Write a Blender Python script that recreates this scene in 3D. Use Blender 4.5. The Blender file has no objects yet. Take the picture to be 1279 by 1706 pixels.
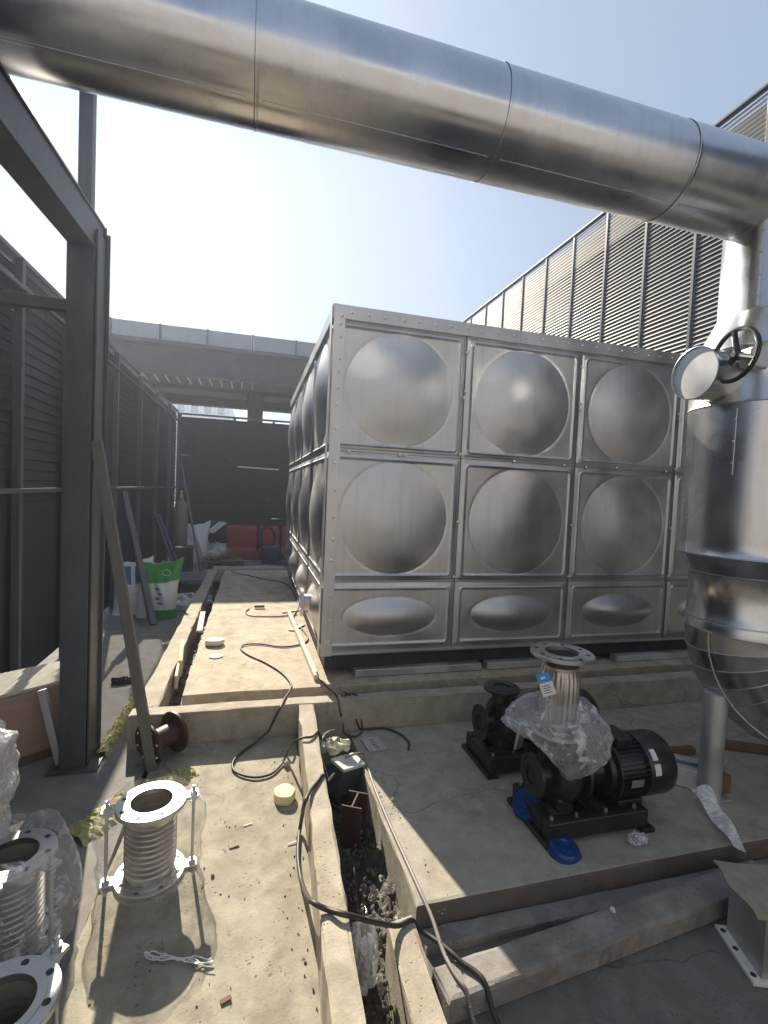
import bpy, bmesh, math, random
from mathutils import Vector, Matrix, Euler
from math import sin, cos, pi, radians, sqrt, exp
random.seed(7)
S = bpy.context.scene
col = S.collection

# ------------------------------------------------------------------ camera
EYE = Vector((0, 0, 1.56))
FPX, CX, CY = 803.0, 639.5, 853.0
def _n(v): return Vector(v).normalized()
Yc = _n((423-CX, 808-CY, FPX)); Xc = Vector((3596-CX, 952-CY, FPX)); Xc = (Xc - Yc*Xc.dot(Yc)).normalized()
Zc = -(Xc.cross(Yc)); Zc = Zc if Zc.y < 0 else -Zc
RM = Matrix((Xc, Yc, Zc))                      # world = RM @ camera vector (x right, y down, z forward)
cam = bpy.data.cameras.new('camera'); camo = bpy.data.objects.new('camera', cam); col.objects.link(camo)
right = RM @ Vector((1, 0, 0)); down = RM @ Vector((0, 1, 0)); fwd = RM @ Vector((0, 0, 1))
camo.matrix_world = Matrix(((right.x, -down.x, -fwd.x, 0), (right.y, -down.y, -fwd.y, 0), (right.z, -down.z, -fwd.z, EYE.z), (0, 0, 0, 1)))
cam.sensor_fit = 'HORIZONTAL'; cam.sensor_width = 36; cam.lens = FPX/1279*36; cam.clip_start = .02; cam.clip_end = 3000
S.camera = camo
# ------------------------------------------------------------------ world, sun, exposure
SUN_EL, SUN_AZ = radians(35.0), radians(-12.0)   # azimuth from +Y, negative = to the left
W = bpy.data.worlds.new('World'); S.world = W; W.use_nodes = True
wn = W.node_tree; bg = wn.nodes['Background']
sky = wn.nodes.new('ShaderNodeTexSky'); sky.sky_type = 'NISHITA'; sky.sun_disc = False
sky.sun_elevation = SUN_EL; sky.sun_rotation = SUN_AZ
sky.air_density = 1.0; sky.dust_density = 1.5; sky.ozone_density = 1.5
# thin high haze: the clear sky veiled by an even pale layer, its brightest part held down
clampn = wn.nodes.new('ShaderNodeMix'); clampn.data_type = 'RGBA'; clampn.blend_type = 'DARKEN'; clampn.inputs[0].default_value = 1
clampn.inputs[7].default_value = (5.2, 5.9, 6.7, 1); wn.links.new(sky.outputs[0], clampn.inputs[6])
veil = wn.nodes.new('ShaderNodeMix'); veil.data_type = 'RGBA'; veil.inputs[0].default_value = .62
veil.inputs[7].default_value = (3.7, 4.55, 5.7, 1); wn.links.new(clampn.outputs[2], veil.inputs[6])
wn.links.new(veil.outputs[2], bg.inputs[0]); bg.inputs[1].default_value = 0.061
sl = bpy.data.lights.new('sun', 'SUN'); so = bpy.data.objects.new('sun', sl); col.objects.link(so)
sl.energy = 5.0; sl.angle = radians(.53); sl.color = (1, .89, .72)
sd = Vector((sin(SUN_AZ)*cos(SUN_EL), cos(SUN_AZ)*cos(SUN_EL), sin(SUN_EL)))
so.rotation_euler = (-sd).to_track_quat('-Z', 'Y').to_euler()
S.view_settings.view_transform = 'Standard'; S.view_settings.look = 'None'; S.view_settings.gamma = 1
S.view_settings.exposure = 1.15
S.render.resolution_x = 768; S.render.resolution_y = 1024

# ------------------------------------------------------------------ helpers
def px(x, y, z):
    'point of the photograph on the horizontal plane z'
    d = RM @ Vector((x-CX, y-CY, FPX)); return EYE + d*((z-EYE.z)/d.z)
def pfy(x, y, Y):
    'point of the photograph on the upright plane at depth Y'
    d = RM @ Vector((x-CX, y-CY, FPX)); return EYE + d*(Y/d.y)
def tag(o, label=None, cat=None, group=None, kind=None):
    if label: o['label'] = label
    if cat: o['category'] = cat
    if group: o['group'] = group
    if kind: o['kind'] = kind
    return o
def thing(name, label, cat, loc=(0, 0, 0), rz=0, group=None):
    o = bpy.data.objects.new(name, None); col.objects.link(o); o.empty_display_size = .1
    o.location = loc; o.rotation_euler = (0, 0, rz); return tag(o, label, cat, group)
class MB:
    def __init__(s): s.b = bmesh.new()
    def box(s, x0, x1, y0, y1, z0, z1, bev=0, M=None):
        r = bmesh.ops.create_cube(s.b, size=1); vs = r['verts']
        for v in vs: v.co = Vector((x0+(v.co.x+.5)*(x1-x0), y0+(v.co.y+.5)*(y1-y0), z0+(v.co.z+.5)*(z1-z0)))
        if bev:
            es = {e for v in vs for e in v.link_edges}
            q = bmesh.ops.bevel(s.b, geom=list(es), offset=bev, segments=2, affect='EDGES', profile=.5)
            vs = list({v for f in q['faces'] for v in f.verts} | {v for v in vs if v.is_valid})
        if M: bmesh.ops.transform(s.b, matrix=M, verts=vs)
        return s
    def obox(s, p, q, w, h, bev=0, up=(0, 0, 1)):
        'bar from p to q, w across, h along up'
        p, q = Vector(p), Vector(q); d = q-p; L = d.length; d.normalize()
        a = d.cross(Vector(up)).normalized(); u = a.cross(d)
        M = Matrix(((d.x, a.x, u.x, p.x), (d.y, a.y, u.y, p.y), (d.z, a.z, u.z, p.z), (0, 0, 0, 1)))
        return s.box(0, L, -w/2, w/2, -h/2, h/2, bev, M)
    def lathe(s, prof, M=None, n=48, close=False, wob=None):
        rings = []
        for r, z in prof:
            if r < 1e-6: rings.append([s.b.verts.new((0, 0, z))]*n); continue
            rings.append([s.b.verts.new(((r+(wob(k*2*pi/n, z) if wob else 0))*cos(k*2*pi/n), (r+(wob(k*2*pi/n, z) if wob else 0))*sin(k*2*pi/n), z)) for k in range(n)])
        if close: rings.append(rings[0])
        for a, b in zip(rings, rings[1:]):
            for k in range(n):
                f = [a[k], a[(k+1) % n], b[(k+1) % n], b[k]]; g = []
                for v in f:
                    if v not in g: g.append(v)
                if len(g) > 2:
                    try: s.b.faces.new(g)
                    except ValueError: pass
        if M:
            vs = list({v for r in rings for v in r}); bmesh.ops.transform(s.b, matrix=M, verts=vs)
        return s
    def tube(s, pts, r, n=8, cap=True):
        pts = [Vector(p) for p in pts]; rings = []
        t0 = (pts[1]-pts[0]).normalized(); nrm = t0.orthogonal().normalized()
        for i, p in enumerate(pts):
            t = (pts[min(i+1, len(pts)-1)]-pts[max(i-1, 0)]).normalized()
            nrm = (nrm - t*nrm.dot(t)).normalized(); b = t.cross(nrm)
            rr = r[i] if isinstance(r, (list, tuple)) else r
            rings.append([s.b.verts.new(p+nrm*(rr*cos(k*2*pi/n))+b*(rr*sin(k*2*pi/n))) for k in range(n)])
        for a, c in zip(rings, rings[1:]):
            for k in range(n): s.b.faces.new([a[k], a[(k+1) % n], c[(k+1) % n], c[k]])
        if cap: s.b.faces.new(rings[0][::-1]); s.b.faces.new(rings[-1])
        return s
    def cyl(s, p, q, r, n=32, r2=None): return s.tube([p, q], [r, r if r2 is None else r2], n)
    def poly(s, pts, z0, z1):
        lo = [s.b.verts.new((x, y, z0)) for x, y in pts]; hi = [s.b.verts.new((x, y, z1)) for x, y in pts]
        s.b.faces.new(hi); s.b.faces.new(lo[::-1])
        for k in range(len(pts)):
            j = (k+1) % len(pts); s.b.faces.new([lo[k], lo[j], hi[j], hi[k]])
        return s
    def grid(s, nx, ny, fn):
        g = [[s.b.verts.new(fn(i/nx, j/ny)) for j in range(ny+1)] for i in range(nx+1)]
        for i in range(nx):
            for j in range(ny): s.b.faces.new([g[i][j], g[i+1][j], g[i+1][j+1], g[i][j+1]])
        return s
    def build(s, name, mat, parent=None, smooth=False, angle=35, fixn=True):
        if fixn: bmesh.ops.recalc_face_normals(s.b, faces=s.b.faces)
        me = bpy.data.meshes.new(name); s.b.to_mesh(me); s.b.free(); me.materials.append(mat)
        if smooth:
            for p in me.polygons: p.use_smooth = True
            try: me.set_sharp_from_angle(angle=radians(angle))
            except Exception: pass
        o = bpy.data.objects.new(name, me); col.objects.link(o)
        if parent: o.parent = parent
        return o
def spline(pts, n=10):
    P = [Vector(p) for p in pts]; P = [P[0]*2-P[1]]+P+[P[-1]*2-P[-2]]; out = []
    for i in range(1, len(P)-2):
        a, b, c, d = P[i-1:i+3]
        for k in range(n):
            t = k/n; out.append(.5*((2*b)+(c-a)*t+(2*a-5*b+4*c-d)*t*t+(3*b-a-3*c+d)*t**3))
    out.append(P[-2]); return out
def copy_tree(o, parent=None, loc=None, rz=None, label=None):
    c = o.copy(); col.objects.link(c); c.parent = parent
    if loc is not None: c.location = loc
    if rz is not None: c.rotation_euler = (0, 0, rz)
    if label: c['label'] = label
    for ch in list(o.children): copy_tree(ch, c)
    return c
def axis(p, d, up=(0, 0, 1)):
    'matrix placing local z along d at p'
    q = Vector(d).normalized().to_track_quat('Z', 'Y').to_matrix().to_4x4(); q.translation = Vector(p); return q
def T(x, y, z): return Matrix.Translation((x, y, z))

# ------------------------------------------------------------------ materials
def mat(name, base, rough=.6, metal=0, spec=.5):
    m = bpy.data.materials.new(name); m.use_nodes = True; b = m.node_tree.nodes['Principled BSDF']
    b.inputs['Base Color'].default_value = (*base, 1); b.inputs['Roughness'].default_value = rough
    b.inputs['Metallic'].default_value = metal; b.inputs['Specular IOR Level'].default_value = spec
    return m, m.node_tree, b
def coords(nt, scale=(1, 1, 1), kind='Object'):
    mp = nt.nodes.new('ShaderNodeMapping'); mp.inputs['Scale'].default_value = scale
    if kind == 'World': nt.links.new(nt.nodes.new('ShaderNodeNewGeometry').outputs['Position'], mp.inputs[0])
    else: nt.links.new(nt.nodes.new('ShaderNodeTexCoord').outputs[kind], mp.inputs[0])
    return mp.outputs[0]
def noise(nt, v, scale, detail=4, rough=.55, dist=0):
    n = nt.nodes.new('ShaderNodeTexNoise'); nt.links.new(v, n.inputs['Vector'])
    n.inputs['Scale'].default_value = scale; n.inputs['Detail'].default_value = detail; n.inputs['Roughness'].default_value = rough
    n.inputs['Distortion'].default_value = dist; return n.outputs[0]
def ramp(nt, f, stops):
    r = nt.nodes.new('ShaderNodeValToRGB'); nt.links.new(f, r.inputs[0]); e = r.color_ramp.elements
    while len(e) < len(stops): e.new(.5)
    for k, (p, c) in enumerate(stops):
        e[k].position = p; e[k].color = (*c, 1) if isinstance(c, (tuple, list)) else (c, c, c, 1)
    return r.outputs[0]
def mix(nt, f, a, b, mode='MIX'):
    m = nt.nodes.new('ShaderNodeMix'); m.data_type = 'RGBA'; m.blend_type = mode
    for i, v in ((0, f), (6, a), (7, b)):
        if isinstance(v, (int, float)): m.inputs[i].default_value = v
        elif isinstance(v, tuple): m.inputs[i].default_value = (*v, 1)
        else: nt.links.new(v, m.inputs[i])
    return m.outputs[2]
def bump(nt, b, h, strength=.3, dist=.01, prev=None):
    n = nt.nodes.new('ShaderNodeBump'); n.inputs['Strength'].default_value = strength; n.inputs['Distance'].default_value = dist
    nt.links.new(h, n.inputs['Height'])
    if prev: nt.links.new(prev, n.inputs['Normal'])
    nt.links.new(n.outputs[0], b.inputs['Normal']); return n.outputs[0]

def concrete(name, base, dark=.62, pits=.5, stain=(.20, .13, .07), stain_amt=.45):
    m, nt, b = mat(name, base, .85, 0, .3); v = coords(nt, kind='World')
    big = noise(nt, v, 1.7, 5, .6, .6); mid = noise(nt, v, 9, 6, .65); fine = noise(nt, v, 120, 3, .6)
    c = mix(nt, ramp(nt, big, [(.32, 0), (.68, 1)]), tuple(x*dark for x in base), base)
    c = mix(nt, ramp(nt, mid, [(.38, 0), (.66, 1)]), c, tuple(min(1, x*1.18) for x in base))
    st = ramp(nt, noise(nt, v, 3.3, 7, .7, 1.2), [(.50, 0), (.70, stain_amt)])
    c = mix(nt, st, c, stain)
    vo = nt.nodes.new('ShaderNodeTexVoronoi'); vo.inputs['Scale'].default_value = 55; nt.links.new(v, vo.inputs['Vector'])
    gate = ramp(nt, noise(nt, v, 5, 3), [(.52, 0), (.62, 1)])
    pit = ramp(nt, vo.outputs['Distance'], [(.10, 1), (.24, 0)])
    mm = nt.nodes.new('ShaderNodeMath'); mm.operation = 'MULTIPLY'; nt.links.new(gate, mm.inputs[0]); nt.links.new(pit, mm.inputs[1])
    m2 = nt.nodes.new('ShaderNodeMath'); m2.operation = 'MULTIPLY'; nt.links.new(mm.outputs[0], m2.inputs[0]); m2.inputs[1].default_value = pits
    c = mix(nt, m2.outputs[0], c, tuple(x*.35 for x in base))
    c = mix(nt, ramp(nt, fine, [(.3, .25), (.7, 0)]), c, tuple(x*.6 for x in base))
    # hairline cracks
    wv = nt.nodes.new('ShaderNodeVectorMath'); wv.operation = 'ADD'; nt.links.new(v, wv.inputs[0])
    wn_ = nt.nodes.new('ShaderNodeTexNoise'); wn_.inputs['Scale'].default_value = 3; nt.links.new(v, wn_.inputs['Vector'])
    wsc = nt.nodes.new('ShaderNodeVectorMath'); wsc.operation = 'SCALE'; wsc.inputs['Scale'].default_value = .35
    nt.links.new(wn_.outputs['Color'], wsc.inputs[0]); nt.links.new(wsc.outputs[0], wv.inputs[1])
    vc = nt.nodes.new('ShaderNodeTexVoronoi'); vc.feature = 'DISTANCE_TO_EDGE'; vc.inputs['Scale'].default_value = 1.15; nt.links.new(wv.outputs[0], vc.inputs['Vector'])
    ck = nt.nodes.new('ShaderNodeMath'); ck.operation = 'MULTIPLY'
    nt.links.new(ramp(nt, vc.outputs['Distance'], [(.0015, .75), (.0045, 0)]), ck.inputs[0]); nt.links.new(ramp(nt, noise(nt, v, 1.4, 2), [(.48, 0), (.56, 1)]), ck.inputs[1])
    c = mix(nt, ck.outputs[0], c, tuple(x*.3 for x in base))
    # scattered dark specks
    sp = ramp(nt, noise(nt, v, 38, 2, .5), [(.70, 0), (.74, .5)]); c = mix(nt, sp, c, (.06, .05, .04))
    nt.links.new(c, b.inputs['Base Color'])
    n1 = bump(nt, b, mid, .35, .012); n2 = bump(nt, b, fine, .5, .0025, n1)
    inv = nt.nodes.new('ShaderNodeMath'); inv.operation = 'MULTIPLY'; inv.inputs[1].default_value = -1; nt.links.new(mm.outputs[0], inv.inputs[0])
    bump(nt, b, inv.outputs[0], .6, .004, n2)
    return m
def steel(name, base=(.6, .59, .57), rough=.3, stretch=(1, 1, 1), warp=.004, wscale=3.0, smudge=.12, metal=1, brush=.03, det=2.5):
    m, nt, b = mat(name, base, rough, metal); v = coords(nt, kind='World'); v2 = coords(nt, stretch, 'World')
    sm = noise(nt, v, 3.2, det, .5, .3); br = noise(nt, v2, 1, 3, .6)
    r = nt.nodes.new('ShaderNodeMapRange'); nt.links.new(sm, r.inputs[0]); r.inputs[1].default_value = .3; r.inputs[2].default_value = .7
    r.inputs[3].default_value = rough*(1-smudge); r.inputs[4].default_value = rough*(1+smudge*2.4); nt.links.new(r.outputs[0], b.inputs['Roughness'])
    c = mix(nt, ramp(nt, sm, [(.3, 0), (.75, 1)]), tuple(x*.78 for x in base), base)
    c = mix(nt, ramp(nt, br, [(.3, .16), (.7, 0)]), c, tuple(x*.7 for x in base))
    c = mix(nt, ramp(nt, noise(nt, coords(nt, (22, 22, .9), 'World'), 1, 3, .6), [(.50, 0), (.72, .32)]), c, tuple(x*.62 for x in base))
    nt.links.new(c, b.inputs['Base Color'])
    n1 = bump(nt, b, noise(nt, v, wscale, 1, .4), 1.0, warp)
    bump(nt, b, br, brush*4, .001, n1)
    return m
def paint(name, base, rough=.5, dirt=.3, spec=.4, streak=(3, 3, 1), metal=0):
    m, nt, b = mat(name, base, rough, metal, spec); v = coords(nt, streak, 'World')
    n = noise(nt, v, 4, 6, .65, .4)
    c = mix(nt, ramp(nt, n, [(.35, 0), (.7, dirt)]), base, tuple(min(1, x*1.6+.03) for x in base))
    c = mix(nt, ramp(nt, noise(nt, v, 14, 4), [(.5, 0), (.75, dirt)]), c, tuple(x*.6 for x in base))
    nt.links.new(c, b.inputs['Base Color']); bump(nt, b, noise(nt, coords(nt, kind='World'), 60, 3), .12, .002)
    return m
def film(name, tint=(.85, .87, .9), opac=.25, hi=.75, rough=.18):
    m = bpy.data.materials.new(name); m.use_nodes = True; nt = m.node_tree; b = nt.nodes['Principled BSDF']
    b.inputs['Base Color'].default_value = (*tint, 1); b.inputs['Roughness'].default_value = rough; b.inputs['Specular IOR Level'].default_value = .9
    tr = nt.nodes.new('ShaderNodeBsdfTransparent'); ms = nt.nodes.new('ShaderNodeMixShader'); out = nt.nodes['Material Output']
    v = coords(nt, kind='World'); n = noise(nt, v, 10, 5, .62, 1.6)
    f = ramp(nt, n, [(.40, opac), (.52, opac*.6), (.66, hi)])
    lw = nt.nodes.new('ShaderNodeLayerWeight'); lw.inputs[0].default_value = .35
    mx = nt.nodes.new('ShaderNodeMath'); mx.operation = 'MAXIMUM'; nt.links.new(f, mx.inputs[0])
    sc = nt.nodes.new('ShaderNodeMath'); sc.operation = 'MULTIPLY'; sc.inputs[1].default_value = .55; nt.links.new(lw.outputs['Facing'], sc.inputs[0])
    nt.links.new(sc.outputs[0], mx.inputs[1]); nt.links.new(mx.outputs[0], ms.inputs[0])
    nt.links.new(tr.outputs[0], ms.inputs[1]); nt.links.new(b.outputs[0], ms.inputs[2]); nt.links.new(ms.outputs[0], out.inputs[0])
    bump(nt, b, noise(nt, v, 17, 4, .6, 2.5), .8, .02)
    return m

M = {}
M['conc'] = concrete('sunlit_yard_concrete', (.31, .288, .228), .56, .9, (.17, .13, .08), .6)
M['conc_tank'] = concrete('tank_slab_concrete', (.42, .365, .285), .68, .5)
M['conc_face'] = concrete('shaded_brown_face', (.13, .115, .105), .6, .5)  # darker brown for the pump slab front, its shade put into the colour
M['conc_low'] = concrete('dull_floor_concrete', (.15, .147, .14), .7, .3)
M['conc_curb'] = concrete('curb_concrete', (.37, .335, .27), .75, .6)
M['conc_pad'] = concrete('pump_slab_concrete', (.33, .31, .26), .72, .7)
M['conc_grey'] = concrete('grey_yard_concrete', (.20, .198, .19), .75, .3)
M['conc_beam'] = concrete('weathered_beam_concrete', (.25, .235, .22), .6, .9, (.12, .08, .06), .6)
M['tank'] = steel('tank_stainless', (.62, .615, .63), .42, (6, 6, 90), .008, 3.4, .15, brush=.02, det=1.5)
M['clad'] = steel('pipe_cladding', (.70, .70, .73), .25, (90, 4, 4), .0035, 2.6, .2, brush=.018)
M['clad_v'] = steel('riser_cladding', (.64, .64, .65), .23, (9, 9, 1.0), .003, 2.2, .2, brush=.015)
M['bolt'] = steel('bolt_zinc', (.72, .71, .68), .3)
M['flange'] = steel('flange_steel', (.58, .58, .58), .38, (20, 20, 20), .001, 6, .2)
M['bellow'] = steel('bellows_steel', (.58, .55, .52), .28, (5, 5, 60), .001, 6, .2)
M['liner'] = paint('dusty_liner', (.20, .18, .15), .5, .2)
M['galv'] = steel('galvanised_steel', (.62, .64, .64), .45, (8, 8, 8), .001, 6, .3, .8)
M['dark_metal'] = paint('dark_grey_paint', (.065, .073, .085), .45, .3)
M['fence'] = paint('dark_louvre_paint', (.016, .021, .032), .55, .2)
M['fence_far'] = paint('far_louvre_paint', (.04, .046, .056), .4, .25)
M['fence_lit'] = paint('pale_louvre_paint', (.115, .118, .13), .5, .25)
M['fence_post'] = paint('fence_post_paint', (.085, .095, .11), .4, .3)
M['bar'] = paint('dusty_brown_bar', (.11, .105, .10), .6, .3)
M['black'] = paint('black_pump_paint', (.012, .012, .013), .3, .42, .5)
M['blackbase'] = paint('black_steel_channel', (.02, .022, .026), .5, .4)
M['rubber'] = paint('black_cable_rubber', (.03, .028, .027), .5, .5)
M['greycable'] = paint('grey_cable_jacket', (.22, .20, .19), .5, .3)
M['rust'] = paint('red_oxide_rust', (.05, .018, .011), .5, .5)
M['rust_h'] = paint('red_oxide_primer', (.045, .018, .016), .6, .5)
M['blue'] = mat('blue_plastic', (.006, .042, .18), .32)[0]
M['bluedark'] = paint('blue_machine_paint', (.01, .02, .075), .4, .3)
M['red'] = paint('red_plastic_barrier', (.26, .025, .035), .5, .2)
M['white'] = paint('white_sheet', (.62, .62, .60), .5, .25)
M['plastic_white'] = paint('white_woven_bag', (.62, .65, .68), .45, .3, streak=(6, 6, 6))
M['green'] = paint('green_bag_print', (.03, .26, .05), .45, .15)
M['navy'] = paint('blue_bag_print', (.03, .10, .32), .45, .15)
M['foam'] = paint('cream_foam', (.68, .60, .36), .8, .2, streak=(9, 9, 9))
M['foam_white'] = paint('offwhite_foam', (.74, .68, .52), .8, .2, streak=(9, 9, 9))
M['wool'] = paint('yellow_insulation', (.30, .28, .13), .95, .5, streak=(12, 12, 12))
M['ply'] = paint('pinkish_plywood', (.36, .25, .20), .8, .3, streak=(1, 1, 9))
M['crate_top'] = paint('pale_crate_board', (.52, .49, .40), .8, .3)
M['timber'] = paint('brown_timber', (.13, .08, .05), .8, .4)
M['card'] = paint('cardboard', (.25, .225, .165), .9, .4, streak=(6, 6, 6))
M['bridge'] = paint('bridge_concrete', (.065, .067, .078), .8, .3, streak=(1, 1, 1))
M['parapet'] = paint('parapet_panel', (.33, .35, .37), .5, .25, streak=(1, 1, 1))
M['building'] = paint('white_render', (.75, .76, .78), .8, .1)
M['glass'] = mat('window_glass', (.15, .2, .26), .1)[0]
M['film'] = film('clear_plastic_film', (.86, .87, .92), .26, .72)
M['film_gold'] = film('sunlit_plastic_film', (.86, .84, .78), .08, .38)
M['film_silver'] = film('crumpled_silver_film', (.80, .82, .85), .75, .95)
M['film_white'] = film('white_carrier_film', (.82, .82, .82), .94, 1.0, .4)
M['mud'] = None
m, nt, b = mat('wet_trench_mud', (.06, .055, .045), .35, 0, .6); v = coords(nt, kind='World')
c = ramp(nt, noise(nt, v, 22, 6, .7), [(.35, (.022, .02, .017)), (.55, (.07, .06, .05)), (.72, (.2, .18, .15))]); nt.links.new(c, b.inputs['Base Color'])
nt.links.new(ramp(nt, noise(nt, v, 12, 4), [(.4, .12), (.6, .7)]), b.inputs['Roughness']); bump(nt, b, noise(nt, v, 45, 5, .7), .8, .02); M['mud'] = m
M['label'] = mat('pale_label', (.6, .62, .62), .4)[0]
M['labelblue'] = mat('blue_tag_print', (.03, .22, .5), .4)[0]
M['ink'] = mat('dark_print', (.05, .05, .06), .6)[0]
M['seam'] = mat('hole_shade', (.03, .03, .03), .6)[0]  # near-black discs of this stand in for shade inside holes and bores
M['gasket'] = mat('grey_gasket', (.16, .16, .16), .6)[0]

# ------------------------------------------------------------------ setting: ground, slabs
def struct(name, mb, m, **k):
    o = mb.build(name, m, **k); o['kind'] = 'structure'; return o
struct('ground', MB().box(-110, 110, -60, 110, -.8, -.3), M['conc_grey'])
struct('yard_floor', MB().poly([(-30, -6), (-.52, -6), (-.52, 3.1), (-.62, 3.1), (-.62, 8.05), (30, 8.05), (30, 40), (-30, 40)], -.29, 0), M['conc_grey'])
def wavy(x0, x1, y0, y1, z0, z1, dx=None, bev=.006, seg=.12, amp=.004):
    'box with slightly irregular, chipped edges'
    mb = MB(); bm = mb.b
    nx = max(1, int((x1-x0)/seg)); ny = max(1, int((y1-y0)/seg))
    r = bmesh.ops.create_cube(bm, size=1)
    for v in bm.verts: v.co = Vector((x0+(v.co.x+.5)*(x1-x0), y0+(v.co.y+.5)*(y1-y0), z0+(v.co.z+.5)*(z1-z0)))
    for d, n, a, L in ((0, nx, x0, x1-x0), (1, ny, y0, y1-y0)):
        for k in range(1, n):
            co = [0, 0, 0]; no = [0, 0, 0]; co[d] = a+L*k/n; no[d] = 1
            bmesh.ops.bisect_plane(bm, geom=bm.verts[:]+bm.edges[:]+bm.faces[:], plane_co=co, plane_no=no)
    top = [e for e in bm.edges if e.calc_face_angle(0) > 1 and all(v.co.z > z1-1e-4 for v in e.verts)]
    bmesh.ops.bevel(bm, geom=top, offset=bev, segments=2, affect='EDGES', profile=.6)
    for v in bm.verts:
        if v.co.z > z0+.01:
            v.co += Vector((random.gauss(0, amp) if nx > 1 else random.gauss(0, amp*.6), random.gauss(0, amp*.6), random.gauss(0, amp*.25)))
        if dx: v.co.x += dx(v.co.y)
    return mb
struct('foreground_slab', wavy(-.52, .262, -4, 2.985, -.28, .012, lambda y: (y-1.6)*.03 if y > -9 else 0), M['conc'])
struct('tank_slab', wavy(-.40, 4.9, 3.235, 7.93, -.28, .2, bev=.008, seg=.3), M['conc_tank'])
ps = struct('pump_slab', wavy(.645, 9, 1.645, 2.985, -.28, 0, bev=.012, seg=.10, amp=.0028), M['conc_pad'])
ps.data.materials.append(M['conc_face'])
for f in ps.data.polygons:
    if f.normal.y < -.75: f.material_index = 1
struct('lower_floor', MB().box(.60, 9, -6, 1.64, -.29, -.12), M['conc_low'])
struct('gap_floor', MB().box(-.52, 5, 3.095, 8.05, -.29, .02), M['mud'])
def trenchfn(u, v):
    x = .24+u*.44; y = .2+v*2.8
    return Vector((x, y, -.2+.035*sin(u*9+v*31)*sin(v*53)+random.uniform(-.02, .02)+.05*(2*u-1)**4))
struct('trench_bed', MB().grid(18, 110, trenchfn), M['mud'], smooth=True, angle=180)
# stones in trench and the slab gap: too many to count
mb = MB()
def stone(mb, x, y, z, r):
    q = bmesh.ops.create_icosphere(mb.b, subdivisions=1, radius=r); sx = [random.uniform(.6, 1.3) for _ in range(3)]
    rot = Euler([random.uniform(0, 6) for _ in range(3)]).to_matrix()
    for v in q['verts']: v.co = rot @ Vector((v.co.x*sx[0], v.co.y*sx[1], v.co.z*sx[2]*.7))*random.uniform(.85, 1.15) + Vector((x, y, z))
for _ in range(900):
    y = random.uniform(.9, 2.9); stone(mb, random.uniform(.32, .62), y, -.18+random.uniform(0, .03), random.uniform(.004, .013))
for _ in range(160): stone(mb, random.uniform(-.505, -.405), random.uniform(3.2, 7.9), .03, random.uniform(.006, .022))
for _ in range(110): stone(mb, random.choice([random.gauss(.22, .03), random.gauss(.7, .03)]), random.uniform(1.1, 2.9), .014, random.uniform(.002, .005))
for _ in range(120): stone(mb, random.uniform(-.45, .2), random.uniform(1.1, 2.9), .014, random.uniform(.001, .004))
tag(mb.build('gravel', concrete('gravel_stone', (.12, .11, .095), .5), None, True), kind='stuff')

# curbs: each is a low wall of its own
def curb(name, mb, label, m='conc_curb'): return tag(mb.build(name, M[m]), label, 'curb', 'low concrete curb walls')
curb('concrete_curb', wavy(-.655, 4.9, 2.99, 3.095, -.28, .2, bev=.010, seg=.10, amp=.0065), 'low concrete curb wall running left to right in front of the tank')
curb('concrete_curb', wavy(-.645, -.515, 3.10, 8.0, -.28, .2, bev=.010, seg=.14, amp=.0065), 'long low concrete curb wall running back along the left side of the tank slab')
curb('concrete_curb', wavy(.26, .35, -.5, 2.985, -.28, .2, lambda y: (y-2)*.045+.012, .010, .09, .0055), 'concrete curb wall between the sunlit foreground slab and the trench')
curb('concrete_curb', wavy(.495, .592, .3, 1.58, -.28, .03, lambda y: (y-1.3)*.05, .01, .1, .006), 'short low curb stub at the bottom of the trench, under the crossing cables')
curb('concrete_footing', wavy(.66, 9, 1.56, 1.64, -.28, -.085, None, .01, .10, .003), 'rough concrete ledge along the front foot of the pump slab', 'conc_beam')
# loose precast beam lying askew on the lower floor
mb = wavy(0, 1.62, -.06, .06, -.082, 0, None, .016, .08, .0022)
bmesh.ops.transform(mb.b, matrix=T(.64, 1.385, -.033) @ Matrix.Rotation(radians(5.5), 4, 'Z'), verts=mb.b.verts)
tag(mb.build('concrete_beam', M['conc_beam']), 'loose weathered concrete beam lying askew on the lower floor', 'beam')

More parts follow.
